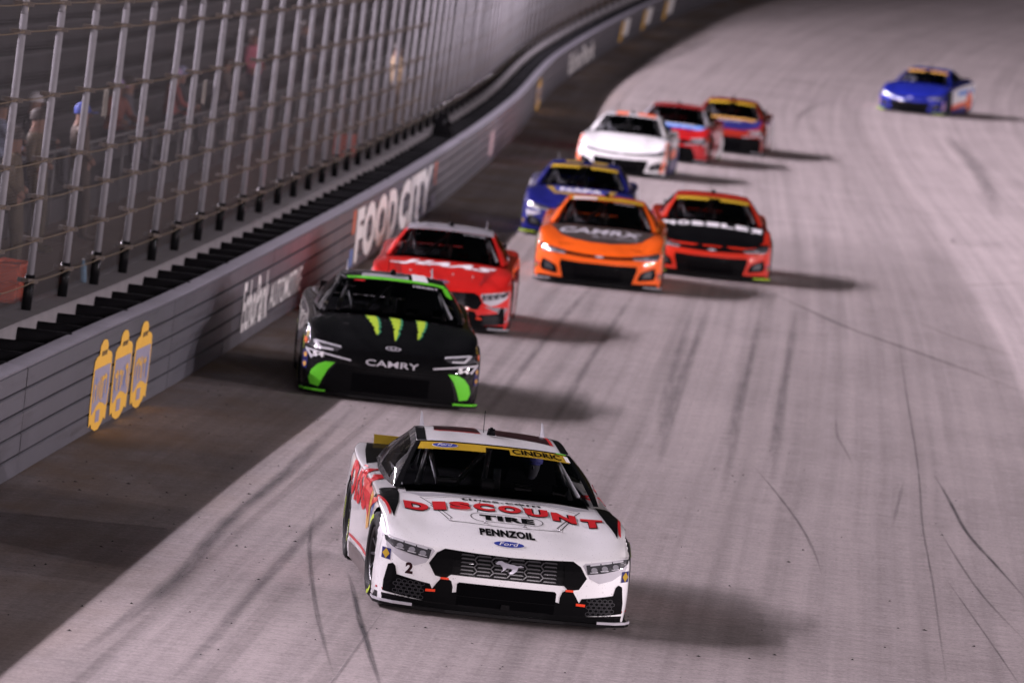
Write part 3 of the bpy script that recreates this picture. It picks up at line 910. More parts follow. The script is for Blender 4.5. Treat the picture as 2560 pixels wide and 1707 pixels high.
def build_car(spec):
    kind = spec['kind']; base, bvh, rbvh = car_base(kind)
    t, d = on_track(*spec['px'])
    B, T, L, N = frame(t)
    yaw = R(spec['yaw']); c, s = math.cos(yaw), math.sin(yaw)
    lat = L*c + T*s; back = T*c - L*s
    mw = Matrix((lat, back, N)).transposed().to_4x4(); mw.translation = P(t, d, 0.0)
    sx = spec.get('scale', 1.0); mw = mw @ Matrix.Diagonal((sx*spec.get('wide', 1.0), sx, sx, 1.0))
    car = empty('stock_car', mw)
    tag(car, spec['label'], 'race car', 'stock cars racing on the track')
    pnt = spec['paint']
    for nm in ('body', 'hood', 'dash'):
        v, f, n = base[nm]
        me = mesh_pd(nm, v, f, True)
        me.normals_split_custom_set_from_vertices([tuple(q) for q in n])
        link({'body': 'body', 'hood': 'hood', 'dash': 'dashboard'}[nm], me, {'body': pnt, 'hood': spec.get('hood', pnt), 'dash': M_VOID}[nm], car)
    # ---- decal projections
    def hoodm(x, y):
        h = bvh.ray_cast(Vector((x, y, 3)), Vector((0, 0, -1)))
        if h[0] is None:
            h = bvh.find_nearest(Vector((x, y, .7)))
        n = h[1] if h[1].z > 0 else -h[1]
        return h[0], n
    def roofm(x, y):
        h = rbvh.ray_cast(Vector((x, y, 3)), Vector((0, 0, -1)))
        if h[0] is None: h = rbvh.find_nearest(Vector((x, y, 1.25)))
        n = h[1] if h[1].z > 0 else -h[1]
        return h[0], n
    def frontm(x, z):
        h = bvh.ray_cast(Vector((x, -2, z)), Vector((0, 1, 0)), 3.0)
        if h[0] is None: h = bvh.find_nearest(Vector((x, lerp_tab(NOSE, abs(x)), z)))
        n = h[1] if h[1].y < 0.2 else -h[1]
        if n.y > 0: n = Vector((n.x, -abs(n.y), n.z))
        return h[0], n
    def sidem(sg):
        def fn(y, z):
            h = bvh.ray_cast(Vector((2*sg, y, z)), Vector((-sg, 0, 0)), 3.0)
            if h[0] is None: h = bvh.find_nearest(Vector((.97*sg, y, z)))
            n = h[1] if h[1].x*sg > 0 else -h[1]
            return h[0], n
        return fn
    def wsm(x, v):
        u = x
        return ws(u, v), ws_n(u, v)
    MAPS = {'hood': hoodm, 'roof': roofm, 'front': frontm, 'ws': wsm, 'sideL': sidem(1), 'sideR': sidem(-1)}
    STEP = {'hood': (.10, .10), 'roof': (.15, .15), 'front': (.05, .05), 'ws': (.12, .10), 'sideL': (.12, .08), 'sideR': (.12, .08)}
    def dec(name, where, polys, m, off=.004, thick=0.0, parent=car):
        return finish(poly_bm(polys), name, MAPS[where], m, parent, off, STEP[where], thick)
    def txt(where, s_, cx, cy, w_, h_, m, off=.006, bold=.02, shear=0.0, parent=car):
        return finish(text_bm(s_, cx, cy, w_, h_, bold, shear), 'lettering', MAPS[where], m, parent, off, STEP[where])
    def mir(pl): return [(-x, y) for x, y in pl]
    def both(name, where, pl, m, off=.004, thick=0.0):
        dec(name, where, [pl], m, off, thick); dec(name, where, [mir(pl)], m, off, thick)
    def ell(cx, cy, a, b_, n=24): return [(cx+a*math.cos(2*math.pi*k/n), cy+b_*math.sin(2*math.pi*k/n)) for k in range(n)]
    # ---- greenhouse
    pil = spec.get('pillar', pnt); roofp = spec.get('roof', pnt)
    fr = MB()
    def strip_ws(us, vs_):
        g = gridf(lambda u, v: ws(u, v), us, vs_); n_, m_ = len(us), len(vs_); b0 = len(fr.v)
        fr.v += [tuple(p) for r_ in g for p in r_]
        fr.f += [(b0+i*m_+j, b0+i*m_+j+1, b0+(i+1)*m_+j+1, b0+(i+1)*m_+j)[::-1] for i in range(n_-1) for j in range(m_-1)]
    strip_ws(lin(.945, 1, 3), lin(0, 1, 9)); strip_ws(lin(-1, -.945, 3), lin(0, 1, 9)); strip_ws(lin(-.945, .945, 15), lin(.97, 1, 2))
    SIDE_G = []
    for sg in (1, -1):
        ss = lin(0, 1, 41); vv = lin(0, 1, 9)
        b0 = len(fr.v); m_ = 9
        fr.v += [tuple(sd(a, b_, sg)) for a in ss for b_ in vv]
        gl = [[], []]
        for i in range(40):
            for j in range(8):
                a, b_ = (ss[i]+ss[i+1])/2, (vv[j]+vv[j+1])/2
                glass = .10 < b_ < .84 and ((.13+.07*b_ < a < .50) or (.54 < a < .80-.1*b_))
                q = (b0+i*m_+j, b0+(i+1)*m_+j, b0+(i+1)*m_+j+1, b0+i*m_+j+1)
                q = q if sg > 0 else q[::-1]
                if glass: gl[0 if a < .52 else 1].append([fr.v[k] for k in q])
                else: fr.f.append(q)
        SIDE_G += gl
    fo = fr.build('pillar_frame', pil, car, True)
    for qs in SIDE_G:
        gm_ = MB()
        for q in qs: gm_.add(q, [(0, 1, 2, 3)])
        me = gm_.mesh('side_window', True)
        link('side_window', me, M_GLASS, car)
    link('roof', grid_mesh('roof', gridf(rf, lin(-1, 1, 15), lin(0, 1, 15)), True, True), roofp, car)
    link('rear_window', grid_mesh('rear_window', gridf(bl, lin(-1, 1, 9), lin(0, 1, 7)), True, True), mat('rear_glass', (.02, .02, .022), .12, coat=.5), car)
    link('windshield', grid_mesh('windshield', gridf(ws, lin(-.945, .945, 19), lin(0.0, .97, 11)), True, True), M_GLASS, car)
    # ---- interior: bars, seat
    for pts in ([(-.60, 1.85, .86), (-.50, 2.38, 1.14)], [(.60, 1.85, .86), (.50, 2.38, 1.14)], [(-.42, 2.05, .86), (-.50, 2.38, 1.14)], [(.68, 2.1, .86), (.50, 2.5, 1.15)],
                [(-.08, 2.0, .86), (.0, 2.6, 1.17)], [(-.30, 2.0, .87), (-.02, 2.5, 1.16)], [(-.55, 3.0, .88), (-.48, 3.0, 1.2), (.48, 3.0, 1.2), (.55, 3.0, .88)]):
        b_ = MB(); b_.tube(pts, .022, 8); b_.build('roll_bar', M_CAGE, car, True)
    for x0, y0, w_, h_ in ((-.10, 1.92, .10, .07), (.16, 1.90, .14, .06), (.46, 1.92, .12, .07), (-.45, 1.95, .16, .05)):
        b_ = MB(); b_.box(x0, x0+w_, y0, y0+.06, .862, .862+h_+.02); b_.build('instrument_box', M_GREY if x0 < 0 else M_SATIN, car)
    b_ = MB(); b_.tube([(.03, 2.05, .86), (.03, 2.08, 1.03)], .03, 8); b_.build('centre_post', M_WHITE, car, True)
    b_ = MB(); b_.hexa([(.16, 2.75, .86), (.58, 2.75, .86), (.58, 2.95, .86), (.16, 2.95, .86), (.22, 2.85, 1.16), (.52, 2.85, 1.16), (.52, 3.0, 1.16), (.22, 3.0, 1.16)]); b_.build('seat', M_BLACK, car)
    # ---- underside, splitter, spoiler
    b_ = MB(); b_.box(-.64, .64, .30, 4.7, .075, .60); b_.box(-.9, .9, 1.38, 3.3, .07, .30); b_.build('underbody', M_VOID, car)
    out = [(-.975, .62), (-.975, .30), (-.93, .18), (-.84, .075), (-.70, .01), (-.45, -.045), (0, -.065), (.45, -.045), (.70, .01), (.84, .075), (.93, .18), (.975, .30), (.975, .62)]
    sm_ = MB(); n_ = len(out)
    sm_.v = [(x, y, .038) for x, y in out]+[(x, y, .062) for x, y in out]
    sm_.f = [tuple(range(n_))[::-1], tuple(range(n_, 2*n_))]+[(k, (k+1) % n_, n_+(k+1) % n_, n_+k) for k in range(n_)]
    spl = sm_.build('splitter', M_SATIN, car)
    for sg in (1, -1):
        e = MB(); prof = [(.70, .0), (.84, .062), (.93, .165), (.978, .29), (.98, .45)]
        for (x0, y0), (x1, y1) in zip(prof[:-1], prof[1:]):
            e.hexa([(x0*sg, y0-.012, .062), (x1*sg, y1-.012, .062), (x1*sg, y1+.02, .062), (x0*sg, y0+.02, .062), (x0*sg, y0-.018, .082), (x1*sg, y1-.018, .082), (x1*sg, y1+.02, .082), (x0*sg, y0+.02, .082)])
        e.build('splitter_lip', spec.get('lip', M_GREY), spl)
    sp2 = MB(); sp2.hexa([(-.74, 4.80, .88), (.74, 4.80, .88), (.74, 4.83, .88), (-.74, 4.83, .88), (-.74, 4.90, .975), (.74, 4.90, .975), (.74, 4.915, .975), (-.74, 4.915, .975)])
    spo = sp2.build('spoiler', spec.get('spoiler', M_BLACK), car)
    # ---- wheels
    for wy, wz in WHEELS:
        for sg in (1, -1):
            we = empty('wheel'); we.parent = car; we.location = (.822*sg, wy, wz)
            steer = R(3.0) if wy < 2 else 0.0
            we.rotation_euler = (random.uniform(0, 6), 0, (0 if sg > 0 else math.pi)+steer)
            for nm, me in (('tyre', TY), ('rim', RIM), ('spokes', SPK), ('tyre_lettering', MRK)):
                o = bpy.data.objects.new(nm, me); COL.objects.link(o); o.parent = we
    # ---- roof fittings
    if spec.get('detail', 1) >= 1:
        an = MB(); an.tube([(0, 2.62, 1.255), (0, 2.62, 1.31)], [.035, .028], 12); an.tube([(0, 2.62, 1.31), (0, 2.62, 1.32)], .012, 8); an.build('roof_camera', M_BLACK, car, True)
        an = MB(); an.tube([(-.05, 2.75, 1.26), (-.05, 2.78, 1.44)], .003, 5); an.build('antenna', M_BLACK, car)
        for x in (-.50, .47):
            fi = MB(); fi.hexa([(x-.004, 3.0, 1.225), (x+.004, 3.0, 1.225), (x+.004, 3.4, 1.19), (x-.004, 3.4, 1.19), (x-.003, 3.3, 1.33), (x+.003, 3.3, 1.33), (x+.003, 3.4, 1.34), (x-.003, 3.4, 1.34)]); fi.build('roof_fin', M_GREY, car)
    # ---- lower front common to all: valance
    low = [(-.985, .05), (.985, .05), (.985, .115), (.86, .118), (.60, .105), (-.60, .105), (-.86, .118), (-.985, .115)]
    dec('lower_valance', 'front', [low], M_SATIN, .004, .004)
    banner = spec.get('banner')
    if banner:
        dec('windshield_banner', 'ws', [[(-.93, .785), (-.12, .785), (-.12, .955), (-.93, .955)]], banner, .004)
        dec('windshield_banner', 'ws', [[(.18, .785), (.92, .785), (.92, .955), (-.12, .955), (-.12, .905), (.18, .905)]], banner, .004)
    dec('windshield_top_band', 'ws', [[(-.945, .955), (.945, .955), (.945, .985), (-.945, .985)]], M_BLK, .003)
    spec['fn'](dict(car=car, dec=dec, txt=txt, both=both, ell=ell, spec=spec, hoodm=hoodm, roofm=roofm))
    return car

# ---- front ends
def tabs(D):
    dec = D['dec']
    for sg in (1, -1):
        b_ = [(.405, .10), (.405, .24), (.42, .285), (.455, .305), (.50, .295), (.53, .25), (.56, .20), (.60, .15), (.60, .10)]
        dec('tow_bay', 'front', [[(x*sg, z) for x, z in b_]], M_BLACK, .004, .004)
        dec('tow_tag', 'front', [[(.44*sg, .292), (.50*sg, .292), (.50*sg, .308), (.44*sg, .308)]], M_REDTAG, .012, .006)
        dec('tow_tag', 'front', [[(.53*sg, .188), (.60*sg, .184), (.60*sg, .203), (.53*sg, .207)]], M_REDTAG, .012, .006)
def mustang_front(D, silver=True):
    dec, both, ell = D['dec'], D['both'], D['ell']
    g_ = [(-.50, .525), (-.56, .49), (-.615, .405), (-.56, .315), (-.48, .30), (-.44, .335), (.44, .335), (.48, .30), (.56, .315), (.615, .405), (.56, .49), (.50, .525), (.25, .514), (0, .509), (-.25, .514)]
    if silver:
        both('headlight_surround', 'front', [(.56, .50), (.62, .405), (.70, .37), (.80, .40), (.90, .47), (.94, .55), (.93, .575), (.75, .545), (.58, .52)], D['spec'].get('surround', M_SILVER), .003)
    g_ = [(x*.97, z) for x, z in g_]
    gr = dec('grille', 'front', [g_], M_SATIN, .005, .004)
    for sg in (1, -1):
        dec('grille_pod', 'front', [[(x*sg, z) for x, z in [(.42, .345), (.53, .33), (.585, .405), (.535, .48), (.42, .495)]]], M_BLACK, .011, .006, gr)
    for r_ in range(6):
        z = .350+r_*.028
        for k in range(6):
            x0 = -.375+k*.125+(.0 if r_ % 2 else .0)
            dec('grille_slat', 'front', [[(x0+.012, z), (x0+.113, z), (x0+.104, z+.009), (x0+.021, z+.009)]], mat('grille_bar', (.045, .043, .047), .35, coat=.3), .011, .006, gr)
    for k in range(5):
        x = -.25+k*.125
        for r_ in range(5):
            z = .354+r_*.028; o = .012 if r_ % 2 else -.012
            dec('grille_web', 'front', [[(x+o-.005, z), (x+o+.005, z), (x-o+.005, z+.028), (x-o-.005, z+.028)]], mat('grille_bar', (.045, .043, .047), .35, coat=.3), .011, .005, gr)
    horse = [(-.105, .452), (-.085, .468), (-.06, .472), (-.035, .462), (.0, .455), (.035, .452), (.06, .448), (.085, .452), (.11, .445), (.085, .442), (.065, .436), (.06, .415), (.045, .40), (.03, .39), (.01, .385), (.0, .395), (.015, .402), (.025, .42), (.0, .428), (-.02, .425), (-.04, .405), (-.06, .395), (-.045, .412), (-.05, .43), (-.07, .448), (-.09, .446)]
    dec('grille_emblem', 'front', [horse], mat('emblem_silver', (.45, .44, .50), .3, metal=.3), .02, .008, gr)
    hp = [(.585, .505), (.70, .525), (.82, .548), (.925, .568), (.915, .53), (.86, .488), (.72, .452), (.60, .435)]
    for sg in (1, -1):
        hl = dec('headlight', 'front', [[(x*sg, z) for x, z in hp]], M_LAMP, .006, .005)
        for (a, b_) in ((.615, .69), (.70, .78), (.79, .87)):
            f = lambda x: .505+(x-.585)*.185
            dec('daytime_lamp', 'front', [[(x*sg, z) for x, z in [(a, f(a)-.002), (b_, f(b_)-.002), (b_, f(b_)-.012), (a, f(a)-.012)]]], M_LAMPW, .013, .003, hl)
        for x in (.645, .725, .81):
            z = .472+(x-.645)*.19
            dec('lamp_lens', 'front', [D['ell'](x*sg, z, .024, .018, 12)], mat('lens', (.25, .25, .27), .1, coat=1.0), .013, .006, hl)
            dec('lens_rim', 'front', [[(sg*(x-.034), z-.02), (sg*(x-.024), z-.024), (sg*(x+.03), z-.018), (sg*(x+.03), z-.010)]], M_LAMPW, .014, .003, hl)
        dp = [(.835, .345), (.855, .365), (.885, .35), (.905, .22), (.905, .135), (.60, .105), (.545, .185), (.575, .245), (.70, .262), (.82, .282)]
        du = dec('brake_duct', 'front', [[(x*sg, z) for x, z in dp]], M_BLACK, .004, .003)
        for r_ in range(5):
            z = .128+r_*.027
            for k in range(6):
                x = .63+k*.042+(.021 if r_ % 2 else 0)
                if z > .10+(x-.55)*.6+.11 or x > .84: continue
                hx = [(x*sg+.021*math.cos(a), z+.0165*math.sin(a)) for a in [math.pi*(q*2+1)/6 for q in range(6)]]
                hi = [(x*sg+.0165*math.cos(a), z+.0125*math.sin(a)) for a in [math.pi*(q*2+1)/6 for q in range(6)]]
                dec('duct_mesh', 'front', [[hx[q], hx[(q+1) % 6], hi[(q+1) % 6], hi[q]] for q in range(6)], mat('duct_mesh', (.032, .032, .036), .4), .009, 0, du)
    dec('radiator_shade_patch', 'front', [[(-.375, .10), (.375, .10), (.375, .27), (.36, .283), (-.36, .283), (-.375, .27)]], M_VOID, .006, .002)  # flat near-black patch painted as shade inside the radiator opening
    both('lower_corner', 'front', [(.37, .10), (.41, .10), (.41, .195), (.37, .205)], M_BLACK, .0055, .003)
    dec('radiator_bar', 'front', [[(-.37, .175), (.37, .175), (.37, .18), (-.37, .18)]], M_BLACK, .010, .004)
    dec('tow_eye', 'front', [[(-.035, .105), (.035, .105), (.03, .145), (-.03, .145)]], M_SATIN, .010, .012)
    tabs(D)
def camaro_front(D):
    dec, both = D['dec'], D['both']
    both('headlight', 'front', [(.50, .505), (.70, .535), (.90, .58), (.90, .52), (.86, .475), (.66, .458), (.51, .455)], M_LAMP, .006, .006)
    both('lamp_lens', 'front', [(.66, .50), (.74, .51), (.74, .475), (.66, .47)], mat('lens', (.25, .25, .27), .1, coat=1.0), .014, .004)
    both('daytime_lamp', 'front', [(.52, .466), (.86, .487), (.86, .478), (.52, .456)], M_LAMPW, .014, .003)
    dec('upper_grille', 'front', [[(-.51, .455), (-.25, .438), (0, .433), (.25, .438), (.51, .455), (.51, .50), (.25, .478), (0, .472), (-.25, .478), (-.51, .50)]], M_SATIN, .006, .004)
    dec('bow_tie_emblem', 'front', [[(-.07, .447), (-.02, .447), (-.02, .438), (.02, .438), (.02, .447), (.07, .447), (.06, .462), (.02, .462), (.02, .47), (-.02, .47), (-.02, .462), (-.06, .462)]], M_SILVER, .016, .004)
    lg = dec('lower_grille', 'front', [[(-.57, .365), (-.58, .30), (-.52, .10), (.52, .10), (.58, .30), (.57, .365), (.3, .352), (-.3, .352)]], M_BLACK, .006, .004)
    for z in (.30, .265, .23, .195):
        dec('grille_slat', 'front', [[(-.52, z), (.52, z), (.52, z+.008), (-.52, z+.008)]], M_SATIN, .012, .006, lg)
    dec('radiator_shade_patch', 'front', [[(-.36, .10), (.36, .10), (.36, .28), (-.36, .28)]], M_VOID, .014, .003)  # shade of the radiator opening painted as a near-black patch
    both('brake_duct', 'front', [(.84, .36), (.70, .305), (.635, .265), (.60, .17), (.63, .155), (.84, .185), (.87, .25)], M_BLACK, .006, .003)
    both('duct_mesh', 'front', [(.80, .32), (.70, .28), (.66, .20), (.80, .215)], mat('duct_mesh', (.032, .032, .036), .4), .010)
    both('corner_decal', 'front', [(.90, .19), (.96, .19), (.96, .30), (.90, .30)], M_NAVY, .004); both('corner_emblem', 'front', [(.93, .20), (.95, .235), (.93, .27), (.91, .235)], M_YEL, .006)
def camry_front(D):
    dec, both = D['dec'], D['both']
    m = D['spec'].get('duct', M_GREEN)
    both('side_intake_panel', 'front', [(.62, .385), (.72, .382), (.80, .345), (.86, .275), (.885, .19), (.86, .12), (.77, .105), (.735, .20), (.69, .30)], m, .005, .004)
    lg = dec('lower_grille', 'front', [[(-.60, .38), (-.66, .30), (-.70, .20), (-.72, .10), (.72, .10), (.70, .20), (.66, .30), (.60, .38), (.3, .375), (-.3, .375)]], M_BLACK, .005, .004)
    dec('radiator_shade_patch', 'front', [[(-.42, .10), (.42, .10), (.42, .30), (-.42, .30)]], M_VOID, .013, .003)  # near-black patch, painted shade for the radiator opening
    for z in (.33, .36): dec('grille_slat', 'front', [[(-.5, z), (.5, z), (.5, z+.007), (-.5, z+.007)]], M_SATIN, .012, .006, lg)
    for sg in (1, -1):
        hl = dec('headlight', 'front', [[(x*sg, z) for x, z in [(.55, .545), (.70, .56), (.86, .59), (.95, .60), (.94, .53), (.80, .50), (.62, .505)]]], M_LAMP, .005, .004)
        dec('daytime_lamp', 'front', [[(x*sg, z) for x, z in [(.57, .552), (.84, .588), (.84, .575), (.57, .540)]]], M_LAMPW, .012, .004, hl)
        dec('daytime_lamp', 'front', [[(x*sg, z) for x, z in [(.84, .588), (.87, .58), (.79, .512), (.65, .505), (.65, .522), (.775, .528)]]], M_LAMPW, .012, .004, hl)
        dec('marker_lamp', 'front', [[(x*sg, z) for x, z in [(.935, .545), (.955, .55), (.955, .60), (.93, .585)]]], M_ORANGE, .012, .004, hl)
        dec('trim_bar', 'front', [[(x*sg, z) for x, z in [(.92, .50), (.45, .435), (.45, .418), (.90, .478)]]], M_SILVER, .010, .003)
        dec('trim_bar', 'front', [[(x*sg, z) for x, z in [(.925, .505), (.945, .50), (.875, .40), (.855, .41)]]], M_SILVER, .010, .003)
        for z, mm in ((.38, M_NAVY), (.28, M_NAVY)):
            dec('corner_decal', 'front', [[(x*sg, q) for x, q in [(.915, z), (.96, z), (.96, z+.09), (.915, z+.09)]]], mm, .006)
            dec('corner_emblem', 'front', [[(x*sg, q) for x, q in [(.937, z+.012), (.955, z+.045), (.937, z+.078), (.92, z+.045)]]], M_GOLD, .009)

# ---- liveries
def fn_white(D):
    dec, txt, both, ell, car = D['dec'], D['txt'], D['both'], D['ell'], D['car']
    mustang_front(D)
    # hood lettering
    def outlined(where, s_, cx, cy, w_, h_, bold, shear=0):
        txt(where, s_, cx, cy, w_*1.006, h_*1.04, M_BLK, .004, bold+.035, shear)
        txt(where, s_, cx, cy, w_, h_*.93, M_RED, .008, bold, shear)
    for k, ch in enumerate('DISCOUNT'):
        xs = [-.665, -.485, -.325, -.14, .06, .265, .475, .69]; wds = [.19, .10, .165, .165, .18, .18, .19, .17]
        cy = 1.075-.10*(xs[k]/.65)**2+.0
        outlined('hood', ch, xs[k], cy, wds[k], .21+.04*abs(xs[k]/.65), .065, 0)
    txt('hood', 'tires.com', .0, 1.265, .62, .075, M_BLK, .004, .02)
    txt('hood', 'TIRE', .02, .80, .42, .125, M_BLK, .005, .06)
    # ring round TIRE
    o_ = []; i_ = []
    for k in range(33):
        a = 2*math.pi*k/32
        cx = .20 if math.cos(a) > 0 else -.16
        o_.append((cx+.10*math.cos(a), .805+.105*math.sin(a))); i_.append((cx+.093*math.cos(a), .805+.098*math.sin(a)))
    dec('ring_stripe', 'hood', [[o_[k], o_[k+1], i_[k+1], i_[k]] for k in range(32)], M_BLK, .004)
    txt('hood', 'PENNZOIL', .0, .45, .42, .165, M_BLK, .005, .055)
    dec('cowl_panel', 'hood', [[(-.76, 1.46), (-.60, 1.30), (-.25, 1.34), (.25, 1.34), (.60, 1.30), (.76, 1.46), (.4, 1.40), (-.4, 1.40)]], M_GREY, .003)
    ov = dec('oval_badge', 'hood', [ell(.0, .225, .125, .062)], M_WHITE, .004); dec('badge_field', 'hood', [ell(.0, .225, .115, .053)], M_BLUE, .007, 0, ov)
    txt('hood', 'Ford', 0, .225, .15, .065, M_WHITE, .009, .0, .3, ov)
    # hood seam lines
    def seam(p0, p1, w_=.004):
        a, b_ = Vector((*p0, 0)), Vector((*p1, 0)); n = Vector((-(b_-a).y, (b_-a).x, 0)).normalized()*w_
        dec('hood_seam', 'hood', [[(a+n)[:2], (b_+n)[:2], (b_-n)[:2], (a-n)[:2]]], M_BLK, .003)
    for sg in (1, -1):
        seam((.62*sg, 1.28), (.40*sg, .72)); seam((.40*sg, .72), (.44*sg, .70)) if False else None
        seam((.42*sg, .66), (0, .60)); seam((.55*sg, 1.05), (.42*sg, .66)); seam((.15*sg, 1.30), (.20*sg, .92), .003); seam((.18*sg, 1.34), (.58*sg, 1.24), .003)
    for x in (-.42, -.15, .15, .42):
        p, n = D['hoodm'](x, .67); nut(car, p)
    # black cowl corners with red piping
    for sg in (1, -1):
        dec('cowl_corner', 'hood', [[(x*sg, y) for x, y in [(.775, 1.66), (.775, 1.35), (.80, 1.0), (.855, .60), (.885, .95), (.925, 1.35), (.935, 1.70), (.86, 1.72)]]], M_BLK, .005)
        dec('red_piping', 'hood', [[(x*sg, y) for x, y in [(.872, .70), (.884, .64), (.907, .95), (.945, 1.35), (.955, 1.72), (.937, 1.70), (.925, 1.35), (.885, .95)]]], M_RED, .006)
        sdn = 'sideL' if sg > 0 else 'sideR'
        dec('red_stripe', sdn, [[(1.36, .27), (3.3, .24), (3.3, .265), (1.36, .295)]], M_RED, .004)
        dec('rocker_band', sdn, [[(1.36, .06), (3.3, .06), (3.3, .20), (1.36, .22)]], mat('vinyl_brown', (.10, .08, .075), .4), .004)
        fl_ = [[(1.55, .50), (1.75, .74), (2.35, .78), (2.05, .60), (1.85, .45)]]
        dec('flame_graphic', sdn, fl_, M_GOLD, .004)
        dec('flame_graphic', sdn, [[(1.75, .55), (2.0, .76), (2.9, .80), (2.4, .62)]], M_RED, .006)
        txt(sdn, 'DISC', 3.0, .70, -1.5 if sg < 0 else 1.5, .30, M_RED, .008, .05)
        dec('small_sticker', sdn, [[(1.40, .60), (1.50, .60), (1.50, .72), (1.40, .72)]], M_BLUE, .005)
        # corner stickers
        x0 = .905
        dec('corner_decal', 'front', [[(sg*x, z) for x, z in [(.875, .385), (.935, .39), (.935, .475), (.875, .47)]]], M_NAVY, .005)
        dec('corner_emblem', 'front', [[(sg*x, z) for x, z in [(.905, .39), (.93, .43), (.905, .468), (.88, .43)]]], M_YEL, .008)
        dec('red_stripe', 'front', [[(sg*x, z) for x, z in [(.90, .14), (.985, .145), (.985, .16), (.90, .156)]]], M_RED, .006)
    txt('front', '2', -.735, .345, .055, .09, M_MAROON, .006, .05)
    # windshield banner lettering
    txt('ws', 'CINDRIC', .52, .868, .62, .12, M_BLK, .009, .03)
    b_ = dec('oval_badge', 'ws', [ell(-.62, .878, .16, .055)], M_WHITE, .006); dec('badge_field', 'ws', [ell(-.62, .878, .15, .048)], M_BLUE, .009, 0, b_)
    txt('ws', 'Ford', -.62, .878, .18, .055, M_WHITE, .012, 0, .3, b_)
    dec('banner_end', 'ws', [[(.88, .80), (.935, .80), (.935, .93), (.88, .93)]], M_WHITE, .007)
    dec('green_tag', 'ws', [[(.80, .958), (.935, .958), (.935, .98), (.80, .98)]], M_GREEN, .008)
    dec('rear_deck_graphic', 'hood', [[(-.90, 3.3), (-.86, 4.1), (-.80, 4.8), (.80, 4.8), (.86, 4.1), (.90, 3.3), (.70, 3.5), (-.70, 3.5)]], M_BLK, .004)
    # roof number
    dec('roof_number', 'roof', [[(-.44, 2.75), (-.08, 2.70), (-.10, 3.2), (-.42, 3.2)]], M_MAROON, .004)
    dec('roof_number', 'roof', [[(.04, 2.66), (.47, 2.58), (.45, 3.2), (.06, 3.2)]], M_MAROON, .004)
    dec('number_outline', 'roof', [[(.47, 2.58), (.495, 2.56), (.475, 3.2), (.45, 3.2)]], M_RED, .004); dec('number_outline', 'roof', [[(-.44, 2.75), (-.08, 2.70), (-.08, 2.68), (-.45, 2.73)]], M_RED, .004)
    dec('roof_edge_band', 'roof', [[(.53, 2.32), (.61, 2.34), (.57, 3.36), (.49, 3.36)]], M_BLK, .005); dec('roof_edge_band', 'roof', [[(-.53, 2.32), (-.61, 2.34), (-.57, 3.36), (-.49, 3.36)]], M_BLK, .005)
def fn_camry(D):
    dec, txt, both, ell, car = D['dec'], D['txt'], D['both'], D['ell'], D['car']
    camry_front(D)
    txt('front', 'CAMRY', 0, .425, .58, .062, M_SILVER, .02, .01)
    em = []
    o_ = ell(0, .20, .085, .055); i_ = ell(0, .20, .070, .043)
    dec('oval_emblem', 'hood', [[o_[k], o_[(k+1) % 24], i_[(k+1) % 24], i_[k]] for k in range(24)], M_SILVER, .006)
    o_ = ell(0, .212, .035, .045); i_ = ell(0, .212, .024, .034); dec('oval_emblem', 'hood', [[o_[k], o_[(k+1) % 24], i_[(k+1) % 24], i_[k]] for k in range(24)], M_SILVER, .007)
    def claw(cx, yb, w_, sx):
        pl = [(-.07, 1.38), (.06, 1.38), (.075, 1.22), (.06, 1.20), (.07, 1.08), (.05, 1.02), (.058, .92), (.03, .84), (.04, .74), (.0, yb), (-.012, yb+.02), (-.02, .80), (-.004, .86), (-.03, .95), (-.018, 1.02), (-.045, 1.10), (-.03, 1.18), (-.06, 1.24), (-.045, 1.30)]
        pts = [(cx+x*w_+sx*(1.38-y), y) for x, y in pl]
        dec('claw_mark', 'hood', [pts], M_TEAL, .005)
        pts2 = [(cx+(x*.80-.008)*w_+sx*(1.38-y), y) for x, y in pl]
        dec('claw_mark_centre', 'hood', [pts2], M_LIME, .008)
    claw(-.235, .60, 1.15, .09); claw(.035, .45, 1.15, .0); claw(.325, .58, 1.0, -.05)
    txt('ws', 'HERBST', .58, .88, .46, .07, M_SILVER, .008, .02)
    dec('small_sticker', 'ws', [[(-.70, .90), (-.52, .90), (-.52, .945), (-.70, .945)]], M_RED, .006)
    dec('roof_front_band', 'roof', [[(-.52, 2.25), (-.2, 2.23), (.2, 2.23), (.60, 2.30), (.58, 2.48), (.2, 2.42), (-.2, 2.42), (-.52, 2.44)]], M_GREEN, .005)
    dec('roof_silver_band', 'roof', [[(-.36, 2.43), (.18, 2.43), (.18, 2.66), (-.34, 2.66)]], M_GREY, .004); dec('roof_number', 'roof', [[(.22, 2.40), (.40, 2.42), (.38, 3.0), (.22, 3.0)]], M_WHITE, .007)
    dec('pillar_band', 'ws', [[(.90, .72), (.945, .66), (1.0, .66), (1.0, 1.0), (.84, 1.0), (.84, .97), (.90, .95)]], M_GREEN, .010)
    for x, z in ((-.80, .45), (.78, .43)): txt('front', '54', x, z, .12, .055, M_WHITE, .018, .05)
    for sg in (1, -1): dec('yellow_marker', 'hood', [[(.955*sg, .52), (.975*sg, .60), (.985*sg, .70), (.93*sg, .66)]], M_YEL, .006)
